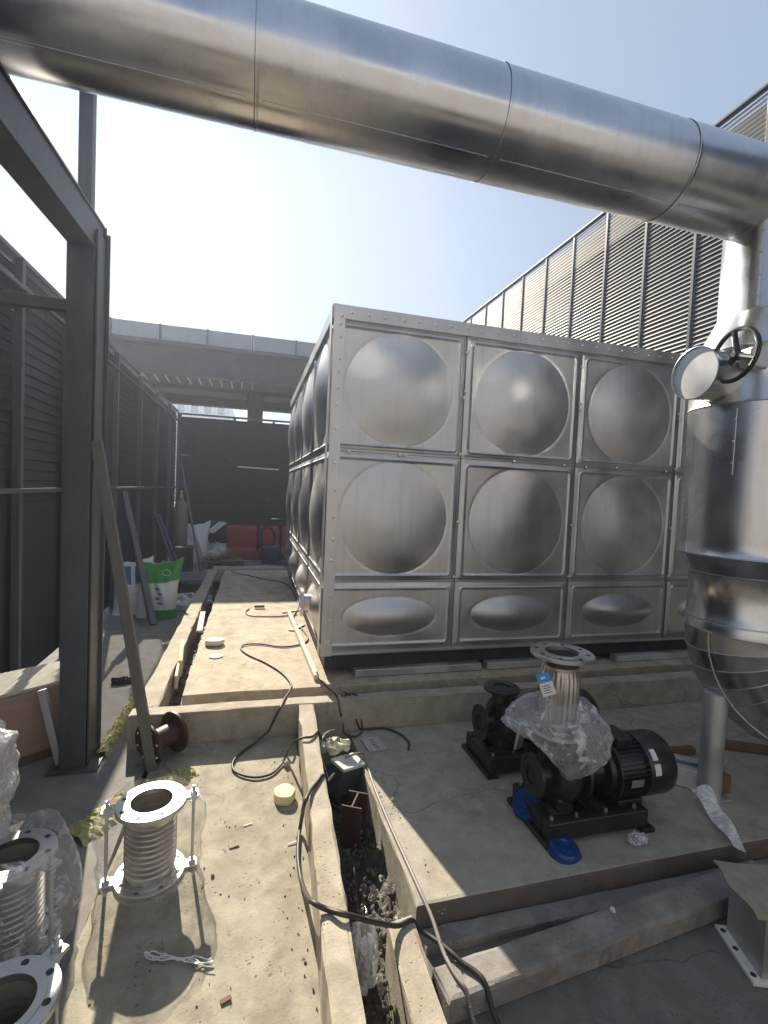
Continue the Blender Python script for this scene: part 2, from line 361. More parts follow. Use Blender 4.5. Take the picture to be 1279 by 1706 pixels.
# ------------------------------------------------------------------ louvre fences
def louvre(name, label, X, y0, y1, z0, z1, posts, sgn, tilt, depth, pitch, pm, sm, rails, post_off=.045, post_w=.05):
    t = thing(name, label, 'fence', (X, y0, 0))
    def bay(a, b):
        mb = MB(); z = z0+pitch/2
        while z < z1-.02:
            dx = cos(tilt)*depth/2*sgn; dz = sin(tilt)*depth/2
            c = Vector((0, 0, z)); nrm = Vector((-dz, 0, dx)).normalized()*.003
            wob = random.gauss(0, .0035)
            qs = [c+Vector((-dx, 0, -dz))+nrm, c+Vector((dx, 0, dz))+nrm, c+Vector((dx, 0, dz))-nrm, c+Vector((-dx, 0, -dz))-nrm]
            A = [mb.b.verts.new(q+Vector((0, a, wob))) for q in qs]; B = [mb.b.verts.new(q+Vector((0, b, -wob))) for q in qs]
            for k in range(4): mb.b.faces.new([A[k], A[(k+1) % 4], B[(k+1) % 4], B[k]])
            z += pitch
        return mb
    for a, b in zip(posts, posts[1:]):
        bay(a-y0+.0005, b-y0-.0005).build('louvre_panel', sm, t)
    for p in posts: MB().box(-post_off*sgn-post_w/2, -post_off*sgn+post_w/2, p-y0-post_w/2, p-y0+post_w/2, 0, z1+.0, .003).build('post', pm, t)
    for rz, rr in rails: MB().box(-.085*sgn-rr, -.085*sgn+rr, 0, y1-y0, rz-rr, rz+rr, .003).build('rail', pm, t)
    MB().box(-.04, .04, 0, y1-y0, z1, z1+.035, .004).build('top_cap', pm, t)
    return t
# left fence, seen from inside
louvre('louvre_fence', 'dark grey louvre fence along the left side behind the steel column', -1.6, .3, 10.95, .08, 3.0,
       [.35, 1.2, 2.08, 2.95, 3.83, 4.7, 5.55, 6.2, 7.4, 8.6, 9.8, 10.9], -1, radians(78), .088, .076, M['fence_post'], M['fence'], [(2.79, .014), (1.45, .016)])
# rear fence (same design, turned)
t = louvre('louvre_fence', 'dark grey louvre fence closing the far end of the yard under the bridge', 0, 0, 7.9, .08, 2.98,
       [.05, 1.15, 1.98, 3.1, 4.2, 5.3, 6.4, 7.8], 1, radians(70), .075, .062, M['fence_post'], M['fence_far'], [(2.72, .018), (1.45, .018)])
t.location = (-1.6, 11.05, 0); t.rotation_euler = (0, 0, -pi/2)
# bring panels so that louvre inner side faces camera
t.scale = (1, 1, 1)
# right, tall pale screen
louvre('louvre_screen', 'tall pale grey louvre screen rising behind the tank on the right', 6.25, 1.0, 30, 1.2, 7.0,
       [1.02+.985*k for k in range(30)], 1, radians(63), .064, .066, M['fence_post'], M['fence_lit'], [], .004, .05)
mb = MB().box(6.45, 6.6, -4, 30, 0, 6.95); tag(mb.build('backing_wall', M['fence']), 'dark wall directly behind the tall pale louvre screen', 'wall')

# unseen wall added behind the viewpoint to darken what the steel mirrors
t = thing('reflection_wall', 'unseen grey wall added opposite the tank to darken its reflections', 'wall', (0, -4, 0))
MB().box(-9, 12, -.3, 0, -.29, 4.0, .01).build('wall_body', paint('grey_render', (.24, .24, .25), .9, .3), t)
MB().box(-9.05, 12.05, -.35, .06, 4.002, 4.28, .01).build('pale_reflection_strip', M['building'], t)  # pale strip added to draw a bright line in the pipe
# ------------------------------------------------------------------ bridge and far building
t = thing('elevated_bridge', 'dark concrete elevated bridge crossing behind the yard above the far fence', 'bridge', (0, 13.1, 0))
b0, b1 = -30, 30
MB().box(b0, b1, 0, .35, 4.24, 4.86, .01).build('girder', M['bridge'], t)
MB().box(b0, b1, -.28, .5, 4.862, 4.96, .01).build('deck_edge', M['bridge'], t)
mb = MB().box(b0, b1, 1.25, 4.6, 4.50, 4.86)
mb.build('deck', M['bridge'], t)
for k in range(12): MB().obox((-3.1+.27*k, .38, 4.27), (-3.1+.27*k, 1.2, 4.25), .035, .03).build('sky_slit_bar', M['parapet'], t)  # pale bars stand in for bright slits of sky between boards
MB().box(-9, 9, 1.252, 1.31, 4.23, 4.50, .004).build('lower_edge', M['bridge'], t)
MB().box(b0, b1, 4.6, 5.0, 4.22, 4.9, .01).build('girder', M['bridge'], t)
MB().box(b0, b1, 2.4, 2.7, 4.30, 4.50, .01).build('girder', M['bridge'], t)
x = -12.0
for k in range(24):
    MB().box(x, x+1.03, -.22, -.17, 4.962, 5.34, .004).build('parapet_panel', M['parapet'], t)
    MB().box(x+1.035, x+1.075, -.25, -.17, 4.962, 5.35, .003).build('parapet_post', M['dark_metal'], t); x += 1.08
MB().box(-.26, .19, 2.2, 2.9, -.29, 4.30, .02).build('pier', M['bridge'], t)
MB().box(-7.26, -6.8, 2.2, 2.9, -.29, 4.30, .02).build('pier', M['bridge'], t)
t = thing('white_building', 'distant white building with rows of windows seen under the bridge', 'building', (-16, 60, 0))
MB().box(-14, 13.0, 0, 12, -.3, 11.4).build('wall', M['building'], t)
for r in range(4):
    for k in range(18):
        MB().box(-13.0+k*1.45, -12.3+k*1.45, -.06, .02, 9.6-r*2.8, 10.8-r*2.8).build('window', M['glass'], t)

# ------------------------------------------------------------------ water tank
TX, TY, TZ0 = .5, 3.378, .385
NCF, NCS = 4, 4
ROWS = [(TZ0, .895), (.895, 1.83), (1.83, 2.74)]
def panel_mesh(w, h, ax, az, cz=0, H=.085, nx=96):
    ny = max(30, int(nx*h/w))
    mb = MB()
    def rr(u, v, ins, rad):       # signed distance to inset rounded rectangle (positive inside)
        dx = abs(u-w/2)-(w/2-ins-rad); dy = abs(v-h/2)-(h/2-ins-rad)
        return rad-(sqrt(max(dx, 0)**2+max(dy, 0)**2)+min(max(dx, dy), 0))
    # non-uniform sampling so that creases near the edge are well resolved
    def warp(t): return t-.045*sin(2*pi*t)*1.0
    def fn(i, j):
        u = warp(i)*w; v = warp(j)*h
        d = rr(u, v, 0, .004); z = 0
        d1 = rr(u, v, .048, .025)
        z += .010*exp(-(d1/.006)**2)                     # embossed ridge
        d2 = rr(u, v, .020, .012)
        z += -.007*(1/(1+exp((d2)/.003)))               # flange falls back at the seam
        rho = sqrt(((u-w/2)/ax)**2+((v-h/2-cz)/az)**2)
        if rho < 1: z += H*(1-rho**2)**1.35
        else: z += -.004*exp(-((rho-1)/.03)**2)
        return Vector((u, -z, v))
    return mb.grid(nx, ny, fn)
tank = thing('water_tank', 'large stainless steel panel water tank with round pressed domes', 'water tank', (TX, TY, 0))
protos = {}
def panel(kind, loc, rz, w=1.0):
    if kind not in protos:
        z0, z1 = ROWS[kind]
        h = z1-z0
        mb = panel_mesh(w, h, .40 if kind else .35, (.405 if kind == 1 else .40) if kind else .14, 0, .060 if kind else .066, 110)
        o = mb.build('panel', M['tank'], tank, True, 60, False)
        protos[kind] = o
    else:
        o = protos[kind].copy(); col.objects.link(o); o.parent = tank
    o.location = loc; o.rotation_euler = (0, 0, rz)
for r, (z0, z1) in enumerate(ROWS):
    for k in range(NCF): panel(r, (k*1.0, -.0, z0), 0)
    for k in range(NCS): panel(r, (0, (k+1)*1.0, z0), -pi/2)
TT = 2.835
MB().box(.02, 4.0-.02, .02, 4.0-.02, TZ0+.02, 2.72).build('shell_body', M['tank'], tank)
MB().box(-.012, 4.01, -.014, 4.01, 2.738, TT, .003).build('top_band', M['tank'], tank)
MB().box(-.006, .074, -.019, -.0145, TZ0-.02, TT-.006, .001).build('corner_strip', M['tank'], tank)
MB().box(-.0195, -.0145, -.006, .07, TZ0-.02, TT-.006, .001).build('corner_strip', M['tank'], tank)
for r in (1, 2):
    MB().box(.08, 4, -.004, .006, ROWS[r][0]-.0015, ROWS[r][0]+.0015).build('seam_gasket', M['gasket'], tank)
for k in range(1, 4):
    MB().box(k-.0015, k+.0015, -.004, .006, TZ0, 2.737).build('seam_gasket', M['gasket'], tank)
def boltmesh(axis_y=True):
    mb = MB(); mb.lathe([(0, 0), (.0125, 0), (.0125, .004), (.0085, .0045), (.0085, .010), (.004, .013), (0, .0135)], axis((0, 0, 0), (0, -1, 0)), 10); return mb
b0o = None
def bolt(x, y, z, rz=0):
    global b0o
    if b0o is None: b0o = boltmesh().build('bolt', M['bolt'], tank, True, 40); o = b0o
    else: o = b0o.copy(); col.objects.link(o); o.parent = tank
    o.location = (x, y, z); o.rotation_euler = (0, 0, rz)
for k in range(28): bolt(.12+k*.125+random.uniform(-.01, .01), -.015, 2.785+random.uniform(-.004, .004))
for z in [2.70, 2.61, 2.46, 2.37, 2.26, 2.14, 1.98, 1.74, 1.55, 1.36, 1.2, 1.05, .8, .62, .47]: bolt(.045+random.uniform(-.006, .006), -.020, z)
bolt(.05, -.020, 2.755)
for k in range(1, 4):
    for z in [2.62, 2.33, 2.28, 1.86, 1.35, .93]: bolt(k-.0+random.uniform(-.012, .012), -.004, z)
for x in [.52, .56, .14, 1.45, 1.9, 2.1, 2.4, 2.9, 3.4]: bolt(x, -.004, 1.83+random.uniform(-.006, .006))
# feet / base channels
MB().box(.03, 4.0, .03, .12, .262, TZ0-.022, .003).build('base_channel', M['blackbase'], tank)
MB().box(.03, .13, .125, 4.0, .262, TZ0-.022, .003).build('base_channel', M['blackbase'], tank)
for k in range(7): MB().box(.135, 3.9, .5+k*.5, .58+k*.5, .262, TZ0-.022).build('base_channel', M['blackbase'], tank)
MB().box(.0, 4.0, -.005, .028, TZ0-.020, TZ0-.002, .002).build('bottom_lip', M['tank'], tank)
for (x, y) in ((.25, .0), (1.3, .0), (2.5, .0), (3.6, .0)):
    MB().box(x, x+1.0, y-.03, y+.06, .205, .258, .004).build('base_packer', M['galv'], tank)
# drain nozzle with flange on the left side
mb = MB(); mb.lathe([(.062, 0), (.062, .105)], axis((.0, .42, .27+.385-.0), (-1, 0, 0)), 32); mb.build('nozzle_pipe', M['flange'], tank, True)
mb = MB(); mb.lathe([(.055, .10), (.107, .10), (.11, .103), (.11, .117), (.107, .12), (.055, .12)], axis((0, .42, .655), (-1, 0, 0)), 40, close=True); mb.build('nozzle_flange', M['flange'], tank, True)

# timber packers beside tank base
for i, (p, q, w, h, lb) in enumerate([((.47, 3.34, .222), (.40, 5.2, .222), .035, .04, 'pale timber strip lying along the foot of the tank side')]):
    tag(MB().obox(p, q, w, h, .003).build('timber_strip', M['crate_top']), lb, 'timber')

# ------------------------------------------------------------------ insulated pipes
PY, PZ, PR = 2.0, 3.17, .207
RX = 2.62
hp = thing('overhead_pipe', 'huge shiny steel clad pipe crossing overhead from left to right', 'pipe', (0, PY, PZ))
seams = [-2.05, -1.05, -.045, .93, 1.87, 2.9]
for a, b in zip([-3.0]+seams, seams+[3.6]):
    L = b-a; mb = MB()
    prof = [(PR+.0012, 0), (PR+.0022, .003), (PR+.0004, .010)] + [(PR, .02+(L-.02)*k/24) for k in range(25)]
    mb.lathe(prof, axis((a, 0, 0), (1, 0, 0)), 96); mb.build('cladding_section', M['clad'], hp, True, 60)
MB().lathe([(PR+.0008, -.0012), (PR+.0026, -.0012), (PR+.0026, .0), (PR+.0008, .0)], axis((-.045, 0, 0), (1, 0, 0)), 96, close=True).build('lap_joint', M['gasket'], hp, True)
MB().lathe([(PR+.0008, -.0012), (PR+.0026, -.0012), (PR+.0026, .0), (PR+.0008, .0)], axis((.93, 0, 0), (1, 0, 0)), 96, close=True).build('lap_joint', M['gasket'], hp, True)
MB().lathe([(PR+.0008, -.0012), (PR+.0026, -.0012), (PR+.0026, .0), (PR+.0008, .0)], axis((1.87, 0, 0), (1, 0, 0)), 96, close=True).build('lap_joint', M['gasket'], hp, True)
for a, b in zip([-3.0]+seams, seams+[3.6]):
    an = radians(-112); p_ = Vector((a+.03, cos(an)*(PR+.001), sin(an)*(PR+.001))); q_ = Vector((b-.03, p_.y, p_.z))
    MB().obox(p_, q_, .012, .0035, .0008, (0, cos(an), sin(an))).build('lap_seam', M['clad'], hp)
mb = MB(); mb.lathe([(0, 0), (PR-.002, 0)], axis((-3.0, 0, 0), (1, 0, 0)), 64); mb.build('end_cap', M['clad'], hp)
mb = MB(); mb.lathe([(0, 0), (PR-.002, 0)], axis((3.6, 0, 0), (1, 0, 0)), 64); mb.build('end_cap', M['clad'], hp)
rp = thing('riser_pipe', 'shiny steel clad riser pipe with a swollen valve jacket at the right edge', 'pipe', (RX, PY, 0))
RW, RN, RK = .338, .280, .232
def sec(name, prof): MB().lathe(prof, None, 96).build(name, M['clad_v'], rp, True, 50)
sec('neck_cladding', [(RK+.004, 2.56), (RK, 2.565), (RK, 3.04)])
sec('upper_cone', [(RW-.004, 2.36), (RW-.014, 2.38), (RK+.006, 2.56), (RK+.002, 2.565)])
sec('valve_jacket', [(RW+.001, 2.08), (RW+.004, 2.085), (RW, 2.09), (RW, 2.355), (RW+.004, 2.36), (RW-.004, 2.364)])
sec('valve_jacket', [(RW+.001, 1.30), (RW+.004, 1.305), (RW, 1.31)]+[(RW, 1.31+.77*k/12) for k in range(1, 12)]+[(RW, 2.08), (RW-.003, 2.082)])
sec('lower_cone', [(RN+.003, 1.20), (RN+.006, 1.205), (RW-.005, 1.293), (RW+.003, 1.298)])
sec('lower_cladding', [(RN+.003, .95), (RN+.004, .955), (RN, .96), (RN, 1.195), (RN+.004, 1.2)])
sec('lower_cladding', [(RN, .89), (RN+.004, .892), (RN+.004, .945), (RN, .95)])
mb = MB()
for a, b in ((PR, 2.60), (PR, 2.9)): pass
def seamstrip(r, z0, z1, ang, n):
    c, s_ = cos(ang), sin(ang)
    mb = MB(); mb.obox((c*(r+.001), s_*(r+.001), z0), (c*(r+.001), s_*(r+.001), z1), .009, .007, .001, (c, s_, 0)); mb.build('lap_seam', M['clad_v'], rp)
    for k in range(n): MB().lathe([(0, 0), (.007, 0), (.006, .004), (0, .006)], axis((c*(r+.004), s_*(r+.004), z0+(z1-z0)*(k+.5)/n), (c, s_, 0)), 8).build('rivet', M['bolt'], rp, True)
seamstrip(RK, 2.57, 3.0, radians(205), 4); seamstrip(RW, 1.72, 2.05, radians(200), 3)
for r_, z_ in ((RK, 2.562), (RW, 2.362), (RW, 2.082), (RW, 1.300), (RN, 1.202), (RN, .948)):
    MB().tube([((r_+.002)*cos(q*2*pi/96), (r_+.002)*sin(q*2*pi/96), z_) for q in range(97)], .0035, 6, False).build('rolled_bead', M['flange'], rp, True)
# elbow in gores turning to the right
ER = .36; zc = .89; cxx = ER
EZ = Matrix.Rotation(radians(-32), 3, 'Z')
def elbow(a0, a1, m0):
    mb = MB(); rings = []
    for k, a in enumerate((a0, a0+.012, a1)):
        r = RN+(.0022 if k == 0 else .0012 if k == 1 else 0)
        c = Vector((ER-ER*cos(a), 0, zc-ER*sin(a))); t_ = Vector((sin(a), 0, -cos(a))); n_ = Vector((-cos(a), 0, -sin(a)))
        rings.append([mb.b.verts.new(EZ @ (c+n_*(r*cos(q*2*pi/72))+Vector((0, 1, 0))*(r*sin(q*2*pi/72)))) for q in range(72)])
    for A, B in zip(rings, rings[1:]):
        for q in range(72): mb.b.faces.new([A[q], A[(q+1) % 72], B[(q+1) % 72], B[q]])
    go = mb.build('elbow_gore', M['clad_v'], rp, True, 20)
    a = a0; c = Vector((ER-ER*cos(a), 0, zc-ER*sin(a))); n_ = Vector((-cos(a), 0, -sin(a)))
    MB().tube([EZ @ (c+n_*((RN+.001)*cos(q*2*pi/72))+Vector((0, 1, 0))*((RN+.001)*sin(q*2*pi/72))) for q in range(73)], .0028, 6, False).build('rolled_bead', M['flange'], go, True)
NG = 9
for k in range(NG): elbow(k*pi/2/NG, (k+1)*pi/2/NG, 0)
MB().lathe([(RN+.004, 0), (RN, .006), (RN, 1.2)], axis(EZ @ Vector((ER, 0, zc-ER)), EZ @ Vector((1, 0, 0))), 72).build('outlet_cladding', M['clad_v'], rp, True, 50)
mb = MB(); mb.tube([EZ @ Vector((ER-ER*cos(a)-(RN+.002)*cos(a)*.80, -(RN+.002)*.60, zc-ER*sin(a)-(RN+.002)*sin(a)*.80)) for a in [k*pi/2/20 for k in range(21)]], .0035, 8); mb.build('lap_seam', M['clad_v'], rp, True)
mb = MB(); mb.lathe([(.056, 0), (.056, .56), (0, .56)], T(-.19, -.02, .0), 32); mb.build('support_leg', M['galv'], rp, True)
MB().box(-.265, -.115, -.095, .055, .001, .008).build('leg_base', M['galv'], rp)
# bonnet stub pointing left, with bright disc end
zb = 2.225
MB().lathe([(.128, .30), (.128, .484), (.132, .486), (.132, .495), (.128, .497)], axis((0, 0, zb), (-1, -.04, 0)), 64).build('bonnet_jacket', M['clad_v'], rp, True, 40)
MB().lathe([(0, .488), (.127, .488), (.129, .492)], axis((0, 0, zb), (-1, -.04, 0)), 64).build('bonnet_cap', M['flange'], rp, True, 40)
# hand wheel
wc = Vector((2.20-RX, 1.83-PY, 2.285)); wa = Vector((-.98, .10, .08)).normalized()
WM = axis(wc, wa)
mb = MB(); R_ = .124
ring = [WM @ Vector((R_*cos(a), R_*sin(a), 0)) for a in [k*2*pi/48 for k in range(49)]]
mb.tube(ring, .0115, 10, False); wheel = mb.build('hand_wheel', M['black'], rp, True)
for k in range(3):
    a = radians(100+120*k)
    MB().tube([WM @ Vector((0, 0, -.012)), WM @ Vector((.05*cos(a), .05*sin(a), -.008)), WM @ Vector((R_*cos(a), R_*sin(a), 0))], [.017, .014, .012], 10).build('spoke', M['black'], wheel, True)
MB().lathe([(0, .012), (.015, .012), (.02, .005), (.022, -.03), (.012, -.03), (.012, -.09)], WM, 24).build('hub', M['black'], wheel, True)
MB().obox(WM @ Vector((0, 0, -.06)), WM @ Vector((0, 0, -.16)), .07, .09, .01).build('gear_box', M['galv'], rp)

# ------------------------------------------------------------------ steel frame on the left
fr = thing('steel_column', 'dark grey steel column standing in front of the left fence', 'column', (-.95, 2.83, 0))
MB().box(0, .125, 0, .012, .012, 2.745, .002).build('flange_plate', M['dark_metal'], fr)
MB().box(0, .152, .17, .182, .012, 2.88, .002).build('flange_plate', M['dark_metal'], fr)
MB().box(.056, .068, .0125, .1695, .012, 2.745).build('web_plate', M['dark_metal'], fr)
MB().box(.1265, .136, .02, .168, .012, 2.84, .002).build('side_plate', M['dark_metal'], fr)
MB().box(-.05, .19, -.04, .22, .001, .0115).build('base_plate', M['dark_metal'], fr)
bm_ = thing('steel_beam', 'dark grey steel beam running overhead from the column top toward the viewer', 'beam', (-.95, 3.0, 2.75))
bm_.rotation_euler = (radians(4.2), 0, radians(1.2))
MB().box(0, .125, -3.3, .02, .0, .010, .002).build('flange_plate', M['dark_metal'], bm_)
MB().box(0, .125, -3.3, .02, .160, .172, .002).build('flange_plate', M['dark_metal'], bm_)
MB().box(.105, .117, -3.3, .02, .0105, .1595, .002).build('web_plate', M['dark_metal'], bm_)
MB().box(.0, .13, .021, .035, .005, .172, .002).build('end_plate', M['dark_metal'], bm_)
tag(MB().box(-.935, -.87, 2.92, 2.985, 2.924, 4.2, .004).build('steel_post', M['dark_metal']), 'slim grey steel post rising from the beam behind the overhead pipe', 'post')
tag(MB().box(-1.58, -.932, 2.93, 2.98, 2.43, 2.49, .003).build('tie_bar', M['dark_metal']), 'grey horizontal steel tie bar between the left fence and the column', 'bar')
mb = MB(); mb.obox((-.475, 2.74, .012), (-.79, 2.80, 1.75), .052, .035, .003, (0, 1, 0)); lb = mb.build('leaning_bar', M['bar'])
tag(lb, 'dusty brown steel bar leaning against the right side of the column', 'bar')

# ------------------------------------------------------------------ pumps
def flange(mb, M_, ro, ri, th, nh, rh, hole=.0095, seg=64):
    'flat ring without holes; dark discs stand in for shaded bolt holes'
    mb.lathe([(ri, 0), (ro-.002, 0), (ro, .002), (ro, th-.002), (ro-.002, th), (ri+.022, th), (ri+.021, th+.002), (ri, th+.002)], M_, seg, close=True)
def holes(name, parent, M_, rh, nh, hole, th, ph=0):
    me = None
    for k in range(nh):
        a = 2*pi*(k+ph)/nh
        if me is None:
            mb = MB(); mb.lathe([(0, .0009), (hole, .0009), (hole, .0001)], None, 14); o = mb.build(name, M['seam'], parent); me = o.data
        else: o = bpy.data.objects.new(name, me); col.objects.link(o); o.parent = parent
        o.matrix_local = M_ @ T(rh*cos(a), rh*sin(a), th)
def make_pump(label, loc):
    t = thing('water_pump', label, 'pump', loc, 0, 'black centrifugal pumps')
    # base frame: two channels and cross members with feet, bevelled
    MB().box(.02, .56, -.16, -.10, .022, .105, .006).build('base_rail', M['black'], t)
    MB().box(.02, .56, .10, .16, .022, .105, .006).build('base_rail', M['black'], t)
    for x in (.02, .27, .50): MB().box(x, x+.06, -.098, .098, .03, .10, .005).build('base_cross_member', M['black'], t)
    for x in (.0, .52): MB().box(x, x+.07, -.175, .175, .001, .0215, .003).build('base_foot', M['black'], t)
    for x in (.05, .18, .34, .5):
        for y in (-.13, .13): MB().lathe([(0, .02), (.008, .018), (.010, 0)], T(x, y, .106), 6).build('base_bolt', M['bolt'], t, True, 20)
    # volute: a fat spiral body around the motor axis (x direction)
    A = axis((.06, 0, .24), (1, 0, 0))
    def wob(a, z): return .012*sin(a*.5+.6)
    MB().lathe([(.0, .045), (.05, .04), (.085, .046), (.115, .06), (.128, .085), (.130, .11), (.120, .14), (.10, .165), (.085, .185), (.12, .19), (.122, .205), (.08, .21), (0, .21)], A, 48, wob=wob).build('volute', M['black'], t, True, 40)
    MB().box(.10, .19, -.10, .10, .105, .17, .01).build('volute_foot', M['black'], t)
    # suction nozzle and flange facing left
    MB().lathe([(.055, .05), (.052, .0), (.052, -.03)], A, 32).build('suction_neck', M['black'], t, True)
    mb = MB(); flange(mb, axis((.035, 0, .24), (-1, 0, 0)), .098, .045, .016, 8, .08); sf = mb.build('suction_flange', M['black'], t, True)
    MB().lathe([(0, .006), (.045, .006)], axis((.035, 0, .24), (-1, 0, 0)), 32).build('suction_bore', M['seam'], sf)
    # discharge neck and flange upward
    MB().lathe([(.068, .31), (.056, .35), (.052, .38), (.055, .425)], T(.155, 0, 0), 32).build('discharge_neck', M['black'], t, True)
    mb = MB(); flange(mb, T(.155, 0, .425), .105, .05, .017, 8, .085); df = mb.build('discharge_flange', M['black'], t, True)
    holes('bolt_hole', df, T(.155, 0, .425), .084, 8, .009, .017)
    MB().lathe([(0, .01), (.05, .01)], T(.155, 0, .425), 32).build('discharge_bore', M['seam'], df)
    # bearing lantern
    MB().lathe([(.075, .21), (.06, .25), (.075, .31), (.12, .318), (.122, .335), (.10, .34)], A, 40).build('bearing_lantern', M['black'], t, True, 40)
    # motor with cooling fins and fan cowl
    MB().lathe([(0, .335), (.118, .337), (.122, .345), (.122, .53), (.0, .53)], A, 48).build('motor_body', M['black'], t, True, 40)
    mb = MB()
    for k in range(40):
        a = 2*pi*k/40
        if sin(a) < -.8: continue
        c, s_ = cos(a), sin(a)
        mb.obox((.40, c*.130, .24+s_*.130), (.585, c*.130, .24+s_*.130), .003, .02, 0, (0, c, s_))
    mb.build('cooling_fins', M['black'], t)
    MB().lathe([(.120, .515), (.146, .52), (.149, .53), (.149, .65), (.143, .675), (.125, .695), (.09, .705), (0, .707)], A, 56).build('fan_cowl', M['black'], t, True, 50)
    MB().lathe([(.122, .345), (.150, .348), (.150, .36), (.122, .363)], A, 48).build('motor_flange', M['black'], t, True, 40)
    MB().box(.44, .53, -.07, .07, .355, .415, .012).build('terminal_box', M['black'], t)
    MB().box(.43, .57, -.11, .11, .08, .13, .006).build('motor_foot', M['black'], t)
    # pale plates and stickers, bent to the motor's side facing the viewer
    def sticker(a0, a1, x0, x1, r, m_, nm='name_plate'):
        def fn(u, v):
            a = radians(a0+(a1-a0)*v); return Vector((x0+(x1-x0)*u, -r*cos(a), .24+r*sin(a)))
        return MB().grid(2, 8, fn).build(nm, m_, t, True, 60)
    sticker(32, 52, .60, .63, .1498, M['label'], 'sticker'); sticker(6, 26, .60, .635, .1498, M['label'], 'sticker')
    sticker(-14, 2, .47, .54, .142, M['flange'])
    return t
pump = make_pump('black pump under a steel flexible connector half wrapped in clear plastic', (1.30, 1.965, .0))
copy_tree(pump, None, (1.29, 2.50, 0), None, 'black pump standing behind with its bare round top flange showing')

# flexible braided connector on pump discharge
fc = thing('flexible_connector', 'upright braided steel connector with bright round flange on the nearer pump', 'connector', (1.445, 1.965, .4445), radians(8))
mb = MB(); flange(mb, T(0, 0, .001), .125, .052, .016, 8, .1); f_ = mb.build('flange', M['flange'], fc, True); holes('bolt_hole', f_, T(0, 0, .001), .1, 8, .01, .016)
MB().lathe([(.06, .017), (.062, .04), (.078, .06), (.086, .10), (.088, .2), (.086, .27), (.076, .315), (.074, .37)], None, 160,
    wob=lambda a, z: .0035*sin(a*22) if .05 < z < .3 else 0).build('braided_sleeve', M['bellow'], fc, True, 80)
for z in (.045, .31): MB().lathe([(.079, z), (.083, z+.002), (.083, z+.018), (.079, z+.02)], None, 64).build('sleeve_collar', M['flange'], fc, True)
mb = MB(); flange(mb, T(0, 0, .37), .145, .078, .018, 8, .118); f_ = mb.build('flange', M['flange'], fc, True); holes('bolt_hole', f_, T(0, 0, .37), .117, 8, .011, .018)
MB().lathe([(0, .33), (.079, .33), (.079, .3895)], None, 48).build('bore_lining', M['rubber'], fc, True)
# tag on string
tg = thing('hanging_tag', 'blue and white paper tag hanging by string from the bright flange', 'tag', (1.30, 1.90, .76))
TM = T(0, 0, 0) @ Euler((radians(-12), radians(-22), radians(-25))).to_matrix().to_4x4()
MB().box(-.03, .03, -.0008, .0008, -.10, -.042, 0, TM).build('white_card', M['label'], tg)
MB().box(-.03, .03, -.0008, .0008, -.0415, -.0, 0, TM).build('blue_card', M['labelblue'], tg)
mb = MB()
for k in range(4): mb.box(-.02, .018-random.uniform(0, .012), -.0016, -.001, -.058-.010*k, -.055-.010*k, 0, TM)
mb.build('printed_lines', M['ink'], tg)
mb = MB(); mb.box(-.014, .006, -.0016, -.001, -.026, -.016, 0, TM); mb.build('printed_mark', M['label'], tg)
mb = MB(); mb.tube(spline([TM @ Vector((0, 0, -.004)), (.0-.01, -.01, .03), (.01, .0, .055), (.045, .03, .062), (.03, .02, .03), TM @ Vector((.002, .002, -.004))], 8), .0012, 6); mb.build('string', M['white'], tg)
# crumpled plastic around the lower connector
def crumple(n, m_, rfn, amp, seed, sharp=5):
    rnd = random.Random(seed); ph = [(rnd.uniform(2, 9), rnd.uniform(3, 14), rnd.uniform(0, 6), rnd.uniform(0, 6)) for _ in range(14)]
    def fn(u, v):
        a = u*2*pi; w = 0
        for (fa, fv, p, q) in ph:
            w += abs(sin(round(fa)*a/1.0+p+2*sin(v*fv*.6+q)))*sin(v*fv+q)/len(ph)
        p_ = rfn(a, v); c = Vector((p_[0], p_[1], 0)); L = max(c.length, 1e-4)
        k = 1+w*amp/L*2.2
        return Vector((p_[3]+p_[0]*k, p_[4]+p_[1]*k, p_[2]+.35*amp*sin(5*a+v*9)))
    return MB().grid(n, m_, fn)
def wrapfn(a, v):
    # v 0 at hem, 1 at neck
    prof = [(.0, .12, .13), (.12, .19, .21), (.3, .235, .26), (.5, .22, .24), (.7, .165, .17), (.88, .105, .105), (1.0, .090, .092)]
    for (v0, a0, b0_), (v1, a1, b1_) in zip(prof, prof[1:]):
        if v <= v1: k = (v-v0)/(v1-v0); rr_ = a0+(a1-a0)*k; rl = b0_+(b1_-b0_)*k; break
    z = .40+.24*v+.05*(1-v)*cos(a-2.9)-.13*(1-v)**1.5*max(0, cos(a+1.35))**2
    return (rl*cos(a)*1.05, rr_*sin(a)*.8, z, 1.44, 1.955)
mb = crumple(150, 80, wrapfn, .042, 5)
wr = mb.build('plastic_wrap', M['film'], None, True, 180, False); tag(wr, 'crumpled clear plastic wrap draped around the foot of the braided connector', 'plastic wrap')
mb = MB(); mb.obox((1.215, 1.93, .40), (1.23, 1.92, .53), .055, .012, .002, (.5, -1, 0)); tag(mb.build('steel_clamp_plate', M['flange']), 'small bright steel plate poking out left of the plastic wrap', 'plate')
